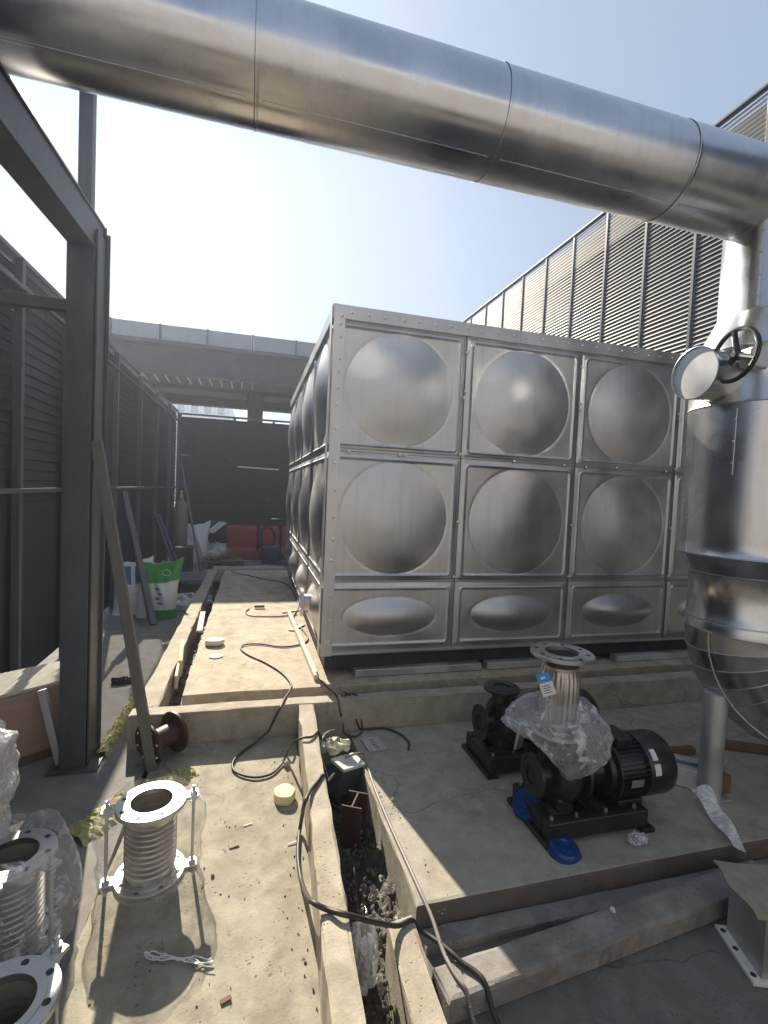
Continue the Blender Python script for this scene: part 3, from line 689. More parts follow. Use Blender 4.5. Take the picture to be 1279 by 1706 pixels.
# blue protective caps
def cap(x, y, rz, rx, lbl, z=.06):
    t_ = thing('flange_guard', lbl, 'plastic cap', (x, y, z), rz, 'blue plastic flange caps')
    Rm = Euler((rx, 0, 0)).to_matrix().to_4x4()
    MB().lathe([(0, .0), (.058, .0), (.065, -.006), (.068, -.024), (.075, -.026), (.075, -.030), (.0, -.030)], Rm, 40).build('cap_disc', M['blue'], t_, True, 40)
    MB().lathe([(.026, 0), (.030, .006), (.034, .006), (.036, 0)], Rm, 32).build('raised_ring', M['blue'], t_, True, 40)
cap(1.315, 2.0, radians(-60), radians(62), 'upright blue plastic cap tucked under the left end of the pump base', .072)
cap(1.375, 1.765, radians(15), radians(8), 'blue plastic cap lying flat under the front corner of the pump base', .034)
mb = crumple(40, 20, lambda a, v: (.05*sin(pi*v)*cos(a)+.0, .03*sin(pi*v)*sin(a), .004+.05*v, 1.74, 1.74), .02, 9); tag(mb.build('plastic_scrap', M['film'], None, True, 180, False), 'small crumpled clear plastic scrap on the slab in front of the pump base', 'plastic scrap')

# ------------------------------------------------------------------ bellows expansion joints
def make_bellows(label, loc, rz, s=1.0, h=.29, open_dark=False):
    t = thing('bellows_joint', label, 'expansion joint', loc, rz, 'steel bellows expansion joints')
    r0 = .082*s; ro = .128*s; N = 9; prof = []
    z0, z1 = .05, h-.055
    for k in range(N*10+1):
        z = z0+(z1-z0)*k/(N*10); prof.append((r0+.0085*s*cos(2*pi*k/10)+.004*s, z))
    MB().lathe([(r0, .012)]+prof+[(r0, h-.018)], None, 64).build('bellows_tube', M['bellow'], t, True, 120)
    MB().lathe([(r0-.004, .02), (r0-.004, h)], None, 48).build('inner_liner', M['liner'], t, True)
    mb = MB(); flange(mb, T(0, 0, .0), ro, r0, .016, 8, ro); f0 = mb.build('bottom_flange', M['flange'], t, True)
    holes('bolt_hole', f0, T(0, 0, 0), ro*.83, 8, .0095*s, .016, .5)
    mb = MB(); flange(mb, T(0, 0, h-.018), ro, r0-.006, .018, 8, ro); f1 = mb.build('top_flange', M['flange'], t, True)
    holes('bolt_hole', f1, T(0, 0, h-.018), ro*.83, 8, .0095*s, .018, .5)
    for sgn in (0, pi):
        c, q = cos(sgn), sin(sgn); R1 = ro+.025*s
        for z in (.0, h-.014):
            mb = MB(); mb.box(ro-.03, R1+.02*s, -.024, .024, z, z+.012, .003, Matrix.Rotation(sgn, 4, 'Z')); mb.build('lug', M['flange'], t)
        rod = MB().cyl((c*R1, q*R1, -.0), (c*R1, q*R1, h+.03), .0065, 12).build('tie_rod', M['galv'], t, True)
        for z in (.013, h-.03, h-.0015):
            MB().lathe([(0, 0), (.0135, 0), (.0135, .012), (0, .012)], T(c*R1, q*R1, z), 6).build('nut', M['bolt'], rod)
    return t
bj = make_bellows('bright bellows joint standing alone in the sun on the foreground slab', (-.345, 1.99, .013), radians(8), 1.0, .30)
copy_tree(bj, None, (-.735, 1.80, .001), radians(-25), 'bellows joint in plastic, standing shaded behind the nearest one by the left edge')
copy_tree(bj, None, (-.545, 1.275, .001), radians(60), 'nearest bellows joint, cut by the bottom left corner, its dark bore showing')
t_ = copy_tree(bj, None, (-.87, 1.62, .001), radians(20), 'bellows joint cut by the left edge, under the plastic topped one')
t_ = copy_tree(bj, None, (-.985, 1.92, .30), radians(-30), 'plastic wrapped bellows joint raised highest at the left edge')
t_.rotation_euler = (radians(8), radians(4), radians(-30))
tag(MB().box(-1.22, -.86, 1.80, 2.10, .001, .295, .01).build('packing_box', M['card']), 'brown packing box carrying the wrapped joint at the left edge', 'box')
# plastic wraps
def bag(x, y, z0, r, h, amp, seed, m_, name, label, sx=1.0, top=.35, n=80, k=44):
    def f(a, v):
        rr_ = r*(1+.15*sin(pi*v))*(1 if v < .8 else 1-(v-.8)/.2*(1-top))
        return (rr_*cos(a)*sx, rr_*sin(a), z0+h*v, x, y)
    o = crumple(n, k, f, amp, seed).build(name, m_, None, True, 180, False); return tag(o, label, 'plastic wrap')
bag(-.345, 1.99, .016, .150, .32, .022, 3, M['film_gold'], 'plastic_wrap', 'thin clear plastic bag around the sunlit bellows joint', 1.15, .85)
bag(-.735, 1.80, .003, .155, .36, .03, 4, M['film'], 'plastic_wrap', 'clear plastic bag around the shaded bellows joint at left', 1.1, .8)
bag(-.965, 1.9, .30, .165, .42, .05, 6, M['film_silver'], 'plastic_wrap', 'bright crumpled plastic over the highest joint at the left edge', 1.0, .2)

# ------------------------------------------------------------------ crate, brackets, wool, spool
ct = thing('plywood_crate', 'low plywood crate with pale top behind the column at left', 'crate', (-.93, 3.10, 0), radians(36))
MB().box(-1.6, 0, 0, .012, .02, .385, .002).build('side_panel', M['ply'], ct)
MB().box(-1.6, 0, .014, .36, .386, .405, .002).build('lid', M['crate_top'], ct)
MB().box(-1.6, 0, .36, .372, .02, .385, .002).build('side_panel', M['ply'], ct)
MB().box(-.012, 0, .013, .359, .02, .385, .002).build('end_panel', M['ply'], ct)
MB().box(-1.6, 0, -.018, -.001, .0, .045, .002).build('batten', M['timber'], ct)
mb = MB(); mb.obox((-1.055, 2.90, .42), (-.95, 2.86, .03), .035, .035, .002, (0, 1, 0)); tag(mb.build('steel_bracket', M['galv']), 'short galvanised steel bracket leaning on the crate beside the column', 'bracket')
def strip(name, pts, w, th, m_, label, cat, seed=1):
    rnd = random.Random(seed); P = spline(pts, 22); mb = MB(); rows = []; K = 9; wl = wr_ = 0
    for i, p in enumerate(P):
        d = (P[min(i+1, len(P)-1)]-P[max(i-1, 0)]).normalized(); s_ = d.cross(Vector((0, 0, 1))).normalized()
        wl = wl*.7+rnd.gauss(0, .12)*.5; wr_ = wr_*.7+rnd.gauss(0, .12)*.5; row = []
        for k in range(K):
            q = k/(K-1)*2-1; off = w*.5*q*(1+(wl if q < 0 else wr_)*1.6)
            z = .002+th*(1-abs(q)**3)*(.75+rnd.uniform(-.3, .3))
            row.append(mb.b.verts.new(p+s_*off+Vector((rnd.gauss(0, .003), rnd.gauss(0, .003), z if 0 < k < K-1 else .001))))
        rows.append(row)
    for a, b in zip(rows, rows[1:]):
        for k in range(K-1): mb.b.faces.new([a[k], a[k+1], b[k+1], b[k]])
    return tag(mb.build(name, m_, None, False), label, cat)
strip('insulation_strip', [px(118, 1402, 0), px(200, 1345, 0), px(262, 1310, 0), px(322, 1288, .0)], .15, .035, M['wool'], 'ragged yellow insulation strip on the ground behind the sunlit bellows joint', 'insulation', 3)
strip('insulation_strip', [px(168, 1262, 0), px(200, 1205, 0), px(232, 1150, 0)], .07, .04, M['wool'], 'yellow insulation strip between the column and the rusty pipe spool', 'insulation', 5)
strip('dark_angle_scrap', [px(185, 1140, 0), px(225, 1136, 0)], .06, .05, M['blackbase'], 'short dark steel angle offcut on the ground right of the column', 'steel offcut', 6)
sp = thing('pipe_spool', 'rusty red brown flanged pipe spool lying behind the leaning bar', 'pipe spool', (-.50, 2.80, .125), 0)
dS = Vector((.72, .69, .06)).normalized()
MB().lathe([(.058, .0), (.058, .15)], axis((0, 0, 0), dS), 40).build('pipe_barrel', M['rust'], sp, True)
for o_ in (0, .14):
    mb = MB(); A_ = axis(dS*o_, dS if o_ else -dS); flange(mb, A_, .115, .052, .018, 8, .09); f_ = mb.build('flange', M['rust'], sp, True)
    mb = MB()
    for k in range(8): mb.lathe([(0, .024), (.006, .023), (.008, .019)], A_ @ T(.093*cos(k*pi/4+.3), .093*sin(k*pi/4+.3), 0), 8)
    mb.build('bolt_heads', M['bolt'], f_, True)
MB().lathe([(0, .004), (.052, .004)], axis((0, 0, 0), -dS), 32).build('bore', M['seam'], sp)
# foam pieces
def disc(x, y, z, r, th, m_, label, seed, tilt=(0, 0), name='foam_disc'):
    rnd = random.Random(seed); ph = rnd.uniform(0, 6)
    mb = MB(); mb.lathe([(0, 0), (r*.9, 0), (r, th*.3), (r, th*.75), (r*.93, th), (r*.5, th*1.03), (0, th)], T(x, y, z) @ Euler((tilt[0], tilt[1], rnd.uniform(0, 3))).to_matrix().to_4x4(), 32, wob=lambda a, zz: .06*r*sin(2*a+ph)+.04*r*sin(5*a+ph*2))
    tag(mb.build(name, m_, None, True, 50), label, 'foam piece')
p = px(357, 1074, .2); disc(p.x, p.y, .205, .075, .04, M['foam_white'], 'thick cream foam disc on the tank slab, the higher of two', 1, (.05, .05))
p = px(360, 1094, .2); disc(p.x, p.y, .203, .052, .006, M['foam_white'], 'thin flat white disc on the tank slab below the thick foam disc', 2)
p = px(473, 1336, 0); disc(p.x, p.y, .014, .056, .045, M['foam'], 'round yellow foam lump on the foreground slab beside the curb wall', 3)
for (a, b, w_, h_, lb_) in (((300, 1112), (304, 1075), .03, .13, 'yellow foam slab wedged upright in the gap beside the tank slab'), ((293, 1135), (300, 1095), .02, .10, 'cream foam slab wedged in the gap, nearer than the yellow one')):
    p = px(*a, .15); q = px(*b, .15); p.z = q.z = .14; tag(MB().obox(p, q, w_, h_, .008).build('foam_slab', M['foam'] if h_ > .12 else M['foam_white']), lb_, 'foam piece')
tag(MB().obox(px(332, 1052, .215), px(338, 1020, .215), .05, .02, .003).build('timber_offcut', M['crate_top']), 'pinkish timber offcut on the left edge of the tank slab', 'timber')
for (a, b, w_, lb_) in (((484, 1050), (505, 1040), .05, 'flat pale board scrap at the foot of the tank side'), ((470, 1020), (500, 1016), .03, 'thin cream scrap beside the loose cable plug')):
    p = px(*a, .21); q = px(*b, .21); tag(MB().obox(p, q, w_, .008, .001).build('board_scrap', M['crate_top']), lb_, 'scrap')

# cement bags
def sack(name, label, loc, rz, w, d, h, seed, prints, lean=.05):
    t = thing(name, label, 'bag', loc, rz)
    def shape(X, side, v):
        'X -1..1 across, side -1 front / +1 back'
        e = (1-abs(X)**5)**.6
        dd = d/2*max(.03, (sin(pi*min(1, v*.80+.16)))**.7)
        x = w/2*X*(1-.06*sin(pi*v)+.05*v) + lean*v*v
        y = side*dd*e*(1+.10*sin(5*X+seed+v*9)*sin(pi*v)+.06*sin(13*X+17*v+seed)*sin(pi*v)) + .04*v*v
        z = h*v*(1+.05*X*v+.07*X*X*v)
        z += .006*sin(9*X+seed)*v
        return Vector((x, y, z))
    def part(nm, m_, v0, v1, x0=-1, x1=1, off=0, both=True):
        mb = MB()
        for side in ((-1, 1) if both else (-1,)):
            mb.grid(36, 28, lambda u, q: shape(x0+(x1-x0)*u, side, v0+(v1-v0)*q)+Vector((0, side*off, 0)))
        bmesh.ops.remove_doubles(mb.b, verts=mb.b.verts, dist=.0004)
        mb.build(nm, m_, t, True, 180)
    part('bag_body', M['plastic_white'], 0, 1)
    for pr in prints: part(*pr)
    return t
sack('cement_bag', 'white bag with green top and bottom bands standing by the leaning bar', px(260, 1028, 0), radians(-10), .44, .24, .62, 1,
     [('green_band', M['green'], .66, 1, -1, 1, .004), ('green_base', M['green'], .0, .17, -.35, 1, .004)])
sk = bpy.data.objects['cement_bag']
mb = MB(); mb.tube([(.13+.045*cos(a), -.088+.25*(.03*sin(a)), .53+.030*sin(a)) for a in [k*2*pi/24 for k in range(25)]], .003, 6, False); mb.build('oval_emblem', M['label'], sk)
mb = MB()
for k in range(4): mb.obox((.03+.03*(k % 2), -.131, .36-.055*k), (.075+.03*(k % 2), -.131, .345-.055*k), .006, .02, 0)
mb.build('printed_marks', M['navy'], sk)
sack('cement_bag', 'white bag with blue top corners standing left of the green banded bag', px(222, 1022, 0), radians(10), .42, .22, .60, 4,
     [('blue_band', M['navy'], .60, .93, -.85, -.08, .004, False), ('blue_band', M['navy'], .60, .93, .12, .9, .004, False)], -.02)
sack('white_sack', 'plain white sack standing far back near the gas cylinder', px(325, 938, 0), radians(5), .42, .26, .75, 8, [])
bag(.0, 0, 0, .2, .12, .1, 12, M['film_silver'], 'plastic_heap', 'heap of crumpled clear plastic beside the far part of the curb wall', 1.3, .3).location = px(308, 1010, 0)
bag(.0, 0, 0, .3, .3, .12, 14, M['film_silver'], 'plastic_heap', 'pale heap of plastic sheeting right of the plain white sack', 1.3, .3).location = px(352, 930, 0)
bag(0, 0, 0, .055, .17, .03, 21, M['film_white'], 'plastic_cup_bag', 'crumpled white plastic bag stuffed in the trench near the bottom', .8, .6).location = (.42, 1.56, -.13)

# gas cylinder far back
g = thing('gas_cylinder', 'tall olive grey gas cylinder standing by the far left fence corner', 'gas cylinder', (-1.25, 9.3, 0))
MB().lathe([(0, 0), (.11, 0), (.115, .02), (.115, 1.05), (.105, 1.14), (.07, 1.21), (.04, 1.24), (.035, 1.27)], None, 32).build('cylinder_body', paint('olive_paint', (.17, .17, .13), .5), g, True, 60)
MB().lathe([(.03, 1.27), (.03, 1.33), (.015, 1.34), (.015, 1.37), (.028, 1.375), (.028, 1.40), (0, 1.405)], None, 16).build('valve', paint('brass', (.5, .4, .15), .3), g, True, 40)
# barriers far back
for i, (x, w_, lb_) in enumerate([(-.52, .62, 'red plastic barrier at the left of the row by the far fence'), (.13, .42, 'red plastic barrier in the middle of the row by the far fence'), (.60, .55, 'red plastic barrier nearest the tank by the far fence')]):
    t = thing('red_barrier', lb_, 'barrier', (x, 10.55, 0), 0, 'red plastic barriers')
    mb = MB(); mb.box(0, w_, -.2, .2, .0, .25, .03); mb.box(.01, w_-.01, -.14, .14, .25, .70, .03); mb.build('barrier_body', M['red'], t, True, 30)
    for k in range(3): MB().box(.06+k*w_/3, .08+k*w_/3+.06, -.15, -.135, .32, .6, .006).build('pressed_rib', M['red'], t)
# blue machine + bag of tools
t = thing('blue_machine', 'dark blue machine with a hooped hose in front of the red barriers', 'machine', (.30, 9.9, 0))
MB().box(-.12, .25, -.15, .15, .05, .38, .04).build('machine_body', M['bluedark'], t, True)
MB().lathe([(0, 0), (.12, .01), (.13, .05), (.13, .3), (.12, .33), (0, .34)], axis((.2, 0, .2), (1, 0, 0)), 24).build('drum', M['blackbase'], t, True)
MB().tube(spline([(-.1, 0, .35), (-.12, 0, .66), (.05, -.05, .72), (.14, 0, .5), (.1, 0, .35)], 8), .025, 8).build('handle_hoop', M['bluedark'], t, True)
MB().tube(spline([(.1, -.2, .1), (.3, -.35, .05), (.6, -.3, .04), (.7, -.1, .1), (.5, -.05, .16), (.3, -.2, .14)], 8), .022, 8).build('hose', M['rubber'], t, True)
t = thing('grey_toolbox', 'small grey box on the ground between the blue machine and the tank', 'box', (.78, 9.6, 0))
MB().box(-.12, .14, -.1, .1, 0, .26, .02).build('box_body', M['dark_metal'], t); MB().box(-.125, .145, -.105, .105, .262, .30, .01).build('lid', M['galv'], t)
t = thing('timber_pallet', 'dark brown wooden pallet lying in front of the red barriers', 'pallet', px(372, 943, 0), radians(4))
for k in range(5): MB().box(-.36, .36, -.3+.13*k, -.2+.13*k, .12, .145, .003).build('deck_board', M['timber'], t)
for k in range(3): MB().box(-.36+.31*k, -.27+.31*k, -.3, .32, .0, .118, .003).build('bearer', M['timber'], t)
for k in range(3): MB().obox((-.3+.1*k, -.25, .17), (.3-.05*k, .2, .21+.03*k), .04, .04, .003).build('loose_lath', M['timber'], t)
t = thing('metal_sheet', 'pale metal sheet propped at an angle beside the red barriers', 'sheet')
MB().obox((-.82, 10.1, .58), (-.58, 10.25, .78), .3, .012, .002).build('sheet_plate', M['white'], t)
# long rods & leaning pieces
def rod(name, p, q, w, m_, label, cat='rod', h=None): return tag(MB().obox(p, q, w, h or w, .003).build(name, m_), label, cat)
rod('steel_pipe', (-.58, 7.98, .225), (.52, 7.98, .225), .05, M['galv'], 'galvanised pipe lying across the far edge of the tank slab', 'pipe')
rod('leaning_rod', (-.98, 7.9, .0), (-1.5, 8.6, 1.0), .05, M['bluedark'], 'blue grey steel strip leaning on the far left fence', 'rod')
rod('leaning_rod', (-1.05, 7.9, .0), (-1.52, 8.4, 1.05), .03, M['fence_post'], 'dark steel strip leaning on the far left fence beside the blue grey one', 'rod')
rod('leaning_rod', (-.86, 9.0, .0), (-1.35, 9.9, 1.9), .035, M['bar'], 'thin brown rod leaning across the gas cylinder at the far corner', 'rod')
rod('leaning_rod', (-1.0, 5.6, 0), (-1.5, 6.4, 1.4), .06, M['fence_post'], 'dark steel flat leaning on the fence behind the bags', 'rod')
rod('steel_post_far', (.59, 10.9, .0), (.59, 10.9, 2.4), .035, M['galv'], 'thin pale upright pole against the far fence near the tank', 'pole')
rod('strip_light', (-.36, 10.92, 1.94), (.52, 10.92, 1.92), .03, M['galv'], 'short pale horizontal bar fixed midway up the far fence', 'bar')
t = thing('low_platform', 'low grey board platform on the ground behind the bags', 'platform', px(300, 982, 0))
MB().box(-.3, .75, -.25, .45, .15, .18, .004).build('board', M['bar'], t); MB().box(-.25, .0, -.2, .4, 0, .148).build('support', M['blackbase'], t); MB().box(.45, .65, -.2, .4, 0, .148).build('support', M['blackbase'], t)
tag(MB().box(-1.2, -.93, 8.2, 8.5, .0, .52, .02).build('dark_bin', M['blackbase']), 'dark bin beside the leaning strips at the far left', 'bin')

# ------------------------------------------------------------------ cables
def settle(p, r):
    'rest a cable point on whatever carries it, and push it out of curb sides'
    x, y, z = p; r2 = r+.003
    if z < .2 and y > 2.985-r2 and y < 3.10+r2 and x > -.66:
        if z < .19 and y < 3.04: y = 2.985-r2
        else: z = max(z, .2+r2)
    d0 = .272+(y-2)*.045; d1 = d0+.09
    if y < 2.985 and d0-r2 < x < d1+r2 and z < .2+r2:
        if z < .15 and x < d0+.05: x = d0-r2
        elif z < .15: x = d1+r2
        else: z = .2+r2
    f = 0
    if .495+(y-1.3)*.05-r2 < x < .60+(y-1.3)*.05 and y < 1.58: f = .03
    elif x > .64 and y > 1.635: f = .0
    elif x > .655 and y > 1.555: f = -.08
    elif x > .6: f = -.12; q = 1.385+(x-.64)*.096; f = -.033 if abs(y-q) < .066 and x > .635 else f
    elif x < d0: f = .014
    elif x > d1: f = -.19
    if y > 3.23: f = .2
    z = max(z, f+r2)
    return Vector((x, y, z))
def cable(name, pts, r, m_, label):
    P = spline([q if isinstance(q, Vector) else px(*q) for q in pts], 12)
    P = [settle(p, r) for p in P]
    for _ in range(7): P = [P[0]]+[(a+b*2+c)/4 for a, b, c in zip(P, P[1:], P[2:])]+[P[-1]]
    return tag(MB().tube(P, r, 10).build(name, m_, None, True, 180), label, 'cable')
r = .0065; zB = .208; zA = .020
cable('black_cable', [(385, 952, .26), (405, 957, zB), (440, 965, zB), (470, 970, zB), (484, 980, zB), (492, 996, zB), (498, 1010, zB), (488, 1030, zB), (505, 1050, zB), (513, 1064, zB), (503, 1073, zB), (470, 1078, zB), (435, 1073, zB), (408, 1074, zB), (401, 1081, zB), (415, 1092, zB), (440, 1103, zB), (468, 1120, zB), (484, 1138, zB), (483, 1150, zB), (474, 1164, zB), (467, 1179, .21), pfy(461, 1190, 2.968), pfy(452, 1208, 2.955), pfy(444, 1221, 2.94), (415, 1245, zA), (392, 1264, zA), (387, 1279, zA), (398, 1290, zA), (425, 1296, zA), (452, 1290, zA), (468, 1275, zA), (478, 1255, .06), (487, 1240, .17), (500, 1230, .212), (518, 1228, .212), (532, 1229, .16), (548, 1236, .08)], r, M['rubber'], 'long black cable winding from the tank slab over the curb wall to the trench')
t = thing('cable_plug', 'yellow brown cable plug with a looped lead on the tank slab', 'plug', px(432, 1012, .21), radians(10))
MB().box(-.055, .055, -.018, .018, 0, .028, .006).build('plug_body', M['bar'], t)
Q = [px(415, 1014, zB), px(409, 1020, zB), (px(420, 1026, zB)), px(460, 1027, zB), px(495, 1024, zB)]
MB().tube(spline([p_-t.location for p_ in Q], 8), .006, 8).build('lead', M['rubber'], t, True)
t.rotation_euler = (0, 0, 0)
cable('black_cable', [(556, 1290, .05), (545, 1303, .12), (530, 1304, .2), (518, 1315, .215), (507, 1338, .212), (503, 1360, .1), (499, 1385, zA), (496, 1420, zA), (498, 1450, zA), (506, 1480, .06), (517, 1500, .212), (545, 1515, .212), (580, 1525, .215), (620, 1535, .13), (660, 1543, .05), (700, 1551, -.02), (735, 1573, -.02), (765, 1600, -.02), (795, 1640, -.06), (830, 1706, -.105)], .0085, M['rubber'], 'thick black cable looping from the trench across the short curb stub to the lower right')
cable('grey_cable', [(575, 1262, .06), (592, 1256, .06), (606, 1258, .02), (615, 1285, .012), (625, 1315, .012), (650, 1375, .012), (675, 1430, .012), (700, 1485, .012), (720, 1530, .0), (738, 1585, -.02), (760, 1630, -.03), (790, 1706, -.105)], .007, M['greycable'], 'grey cable running down the left edge of the pump slab to the bottom edge')
cable('thin_cable', [(528, 1128, .25), (545, 1145, zB), (560, 1158, .21), pfy(564, 1172, 2.972), pfy(567, 1188, 2.965), (568, 1205, .01), (574, 1222, .01), (590, 1227, .01), (602, 1220, .01), (600, 1208, .01), (580, 1204, .01), (572, 1206, .02)], .005, M['rubber'], 'thin dark cable dropping from the tank foot into a small coil behind the trench')
cable('thin_cable', [(570, 1202, .01), (600, 1211, .01), (640, 1213, .01), (665, 1222, .01), (681, 1236, .01), (680, 1248, .01)], .006, M['rubber'], 'short dark cable curving right across the shaded pump slab')
cable('thin_cable', [(570, 1203, .03), (560, 1215, .08), (548, 1218, .12), (538, 1228, .15), (534, 1250, .10), (540, 1275, .02), (548, 1300, -.05)], .005, M['greycable'], 'pale thin cable hanging over the switch box in the trench')
cable('thin_cable', [(548, 1222, .14), (540, 1222, .14), (528, 1232, .16), (526, 1250, .12), (533, 1280, .04), (540, 1300, -.04)], .006, M['rubber'], 'dark cable arching over the left side of the switch box')

# trench things
t = thing('switch_box', 'grey plastic switch box resting tilted in the trench', 'box', px(572, 1278, .0)+Vector((0, 0, -.09)), radians(38))
t.rotation_euler = (radians(8), radians(10), radians(32))
MB().box(-.085, .085, -.055, .055, -.04, .11, .006).build('box_body', M['dark_metal'], t); MB().box(-.088, .088, -.058, .058, .111, .13, .004).build('lid', M['white'], t)
tag(bag(0, 0, 0, .045, .05, .03, 31, paint('crumpled_paper', (.62, .58, .45), .8), 'crumpled_paper', 'crumpled pale paper on top of the switch box', 1.6, .4), None, 'paper').location = (.50, 2.68, .06)
hb = thing('steel_beam_offcut', 'short red oxide H section steel offcut standing upright in the trench', 'steel offcut', (.535, 2.27, -.235), radians(-28))
MB().box(-.05, .05, .055, .063, 0, .26, .001).build('flange_plate', M['rust_h'], hb)
MB().box(-.05, .05, -.063, -.055, 0, .26, .001).build('flange_plate', M['rust_h'], hb)
MB().box(-.004, .004, -.0545, .0545, 0, .26, .0).build('web_plate', M['rust_h'], hb)
t = thing('perforated_plate', 'small grey steel plate with slots on the pump slab by the trench end', 'plate', px(622, 1242, .0), radians(8))
MB().box(-.055, .055, -.075, .075, .001, .013, .001).build('plate_body', M['galv'], t)
for k in range(4): MB().box(-.012, .016, -.045+.028*k, -.037+.028*k, .0135, .0142).build('slot', M['seam'], t)
tag(MB().obox((.50, 2.10, -.17), (.45, 1.72, -.165), .012, .012).build('iron_rod', M['rust_h']), 'thin rusty rod lying in the wet trench', 'rod')
# small scraps on foreground slab
for (x, y, w_, l_, m_, lb_) in ((389, 1409, .028, .04, 'card', 'small brown card scrap on the foreground slab'), (376, 1668, .014, .03, 'timber', 'tiny reddish chip on the foreground slab near the bottom edge'), (413, 1375, .003, .04, 'white', 'thin pale splinter on the foreground slab'), (487, 1406, .006, .04, 'crate_top', 'thin pale stick beside the curb wall foot')):
    p = px(x, y, .016); tag(MB().obox(p-Vector((l_/2, 0, 0)), p+Vector((l_/2, .01, .002)), w_, .003).build('scrap', M[m_]), lb_, 'scrap')
p = px(354, 1459, .016); mb = MB(); stone(mb, p.x, p.y, .018, .009); tag(mb.build('pebble', M['mud']), 'dark pebble on the foreground slab right of the sunlit joint', 'pebble')
p = px(478, 1276, .016); mb = MB(); stone(mb, p.x, p.y, .022, .028); tag(mb.build('mortar_lump', M['conc_curb']), 'small mortar lump beside the curb wall near the cable loop', 'mortar lump')
p = px(653, 1333, .0); mb = MB(); stone(mb, p.x, p.y, .007, .013); tag(mb.build('foam_crumb', M['foam_white']), 'small cream crumb on the sunlit edge of the pump slab', 'crumb')
for (x, y, z, lb_) in ((655, 1200, .005, 'small pale scrap on the shaded slab behind the curved cable'), (775, 1562, -.115, 'small white crumb on the lower floor between ledge and loose beam'), (1047, 1170, .006, 'small white paper scrap on the slab behind the pump motor'), (1020, 1518, -.02, 'tiny pale chip near the loose beam')):
    p = px(x, y, z); mb = MB(); stone(mb, p.x, p.y, z+.006, .014); tag(mb.build('pale_scrap', M['white']), lb_, 'scrap')
mb = MB(); rnd = random.Random(3)
for q in range(5):
    P = [px(242+k*14+rnd.uniform(-4, 4), 1590+k*1.7+rnd.uniform(-9, 9)*(1 if k not in (3, 4) else .3), .018+rnd.uniform(0, .006)) for k in range(9)]
    mb.tube(spline(P, 6), .0017, 6)
tag(mb.build('string_tangle', M['white'], None, True), 'tangle of white string on the foreground slab', 'string')
tag(MB().obox(px(270, 1072, .002), px(296, 1068, .002), .06, .004, .001).build('paper_scrap', M['white']), 'white paper scrap on the shaded floor left of the curb wall', 'scrap')

# right side: white channels, timbers, pedestal
def channel(name, label, p, q, w, h, m_):
    t = thing(name, label, 'steel channel', p); d = Vector(q)-Vector(p); a = d.normalized(); s_ = a.cross(Vector((0, 0, 1))).normalized()
    z = Vector((0, 0, 1))
    for nm, off, ww, hh in (('web', z*0, .006, h), ('flange', z*(h/2-.003)+s_*(w/2+.003), w, .006), ('flange', -z*(h/2-.003)+s_*(w/2+.003), w, .006)):
        MB().obox(off, d+off, ww, hh, .001).build(nm, m_, t)
    return t
channel('steel_channel', 'pale galvanised channel lying right of the pump motor, the nearer of two', (2.42, 1.99, .055), (2.06, 2.30, .055), .05, .10, M['galv'])
channel('steel_channel', 'pale galvanised channel lying right of the pump motor, the farther of two', (2.50, 2.06, .055), (2.16, 2.37, .055), .05, .10, M['galv'])
tag(MB().box(2.44, 2.56, 1.96, 2.05, .001, .10, .004).build('timber_block', M['timber']), 'brown timber block under the ends of the pale channels', 'timber')
tag(MB().obox((2.35, 2.36, .022), (2.72, 2.34, .022), .045, .04, .003).build('timber_batten', M['timber']), 'brown timber batten lying on the slab behind the riser leg', 'timber')
tag(MB().obox((2.9, 2.42, .02), (3.6, 2.05, .02), .08, .03, .003).build('timber_batten', M['timber']), 'flat brown board on the slab at the right edge under the elbow', 'timber')
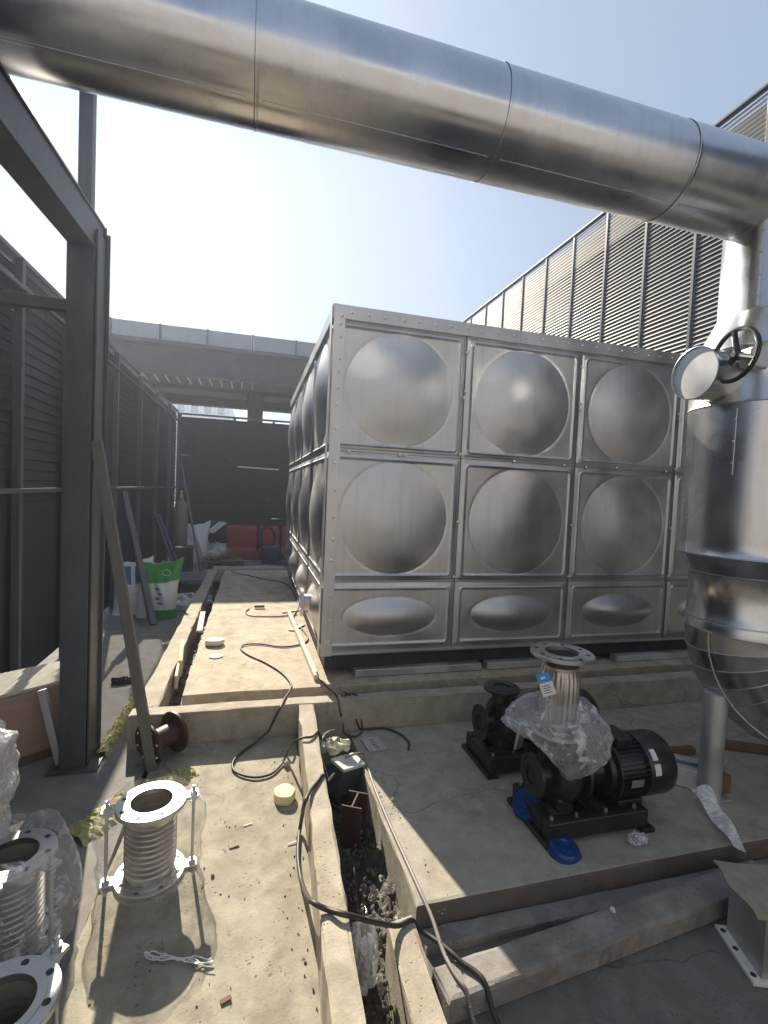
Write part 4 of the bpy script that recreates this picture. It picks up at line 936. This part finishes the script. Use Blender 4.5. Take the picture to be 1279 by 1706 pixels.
# curled plastic edge sheet
sA, sB = px(1152, 1318, .05), px(1222, 1412, .03)
def sheetfn(u, v):
    p = sA.lerp(sB, u); s_ = Vector((.85, -.40, 0))*(.10*(1-.45*u)*v)
    return p+s_+Vector((0, 0, .035*(1-u)*sin(v*2.4)+.012*sin(u*9+v*2)))
tag(MB().grid(24, 8, sheetfn).build('plastic_sheet', M['film_white'], None, True, 180, False), 'curled strip of pale plastic sheet between the channels and the white pedestal', 'plastic sheet')
ped = thing('steel_pedestal', 'white painted H section pedestal with cardboard on top at lower right', 'pedestal', (px(1255, 1637, -.105).x, px(1255, 1637, -.105).y, -.119), radians(-20))
MB().box(0, .5, 0, .232, .0, .015, .002).build('base_plate', M['white'], ped)
for (x, y) in ((.018, .03), (.018, .13), (.018, .205)): MB().lathe([(0, .0158), (.010, .0158), (.010, .0151)], T(x, y, 0), 14).build('bolt_hole', M['seam'], ped)
MB().box(.036, .046, .015, .215, .0155, .25, .001).build('flange_plate', M['galv'], ped)
MB().box(.25, .26, .015, .215, .0155, .25, .001).build('flange_plate', M['galv'], ped)
MB().box(.0465, .2495, .018, .026, .0155, .25, .001).build('web_plate', M['galv'], ped)
mb = MB()
def cardfn(u, v): return Vector((-.012+u*.5+.01*sin(v*9), -.01+v*.27, .257+.006*sin(u*7)*sin(v*5)+.006*u))
mb.grid(20, 12, cardfn); o = mb.build('cardboard_sheet', M['card']); o.location = ped.location; o.rotation_euler = ped.rotation_euler
tag(o, 'dirty cardboard sheet lying on top of the white pedestal', 'cardboard')
bpy.context.view_layer.update()
sm = o.modifiers.new('thick', 'SOLIDIFY'); sm.thickness = .006

# thin haze volume added to stand in for lens glare
hz = bpy.data.materials.new('glare_haze'); hz.use_nodes = True; hn = hz.node_tree; hn.nodes.clear()
ho = hn.nodes.new('ShaderNodeOutputMaterial'); hv = hn.nodes.new('ShaderNodeVolumePrincipled')
hv.inputs['Density'].default_value = .0038; hv.inputs['Color'].default_value = (.70, .80, 1, 1); hv.inputs['Anisotropy'].default_value = .62
hn.links.new(hv.outputs[0], ho.inputs['Volume'])
tag(MB().box(-111, 111, -61, 111, -1.8, 12.5).build('haze', hz), kind='stuff')
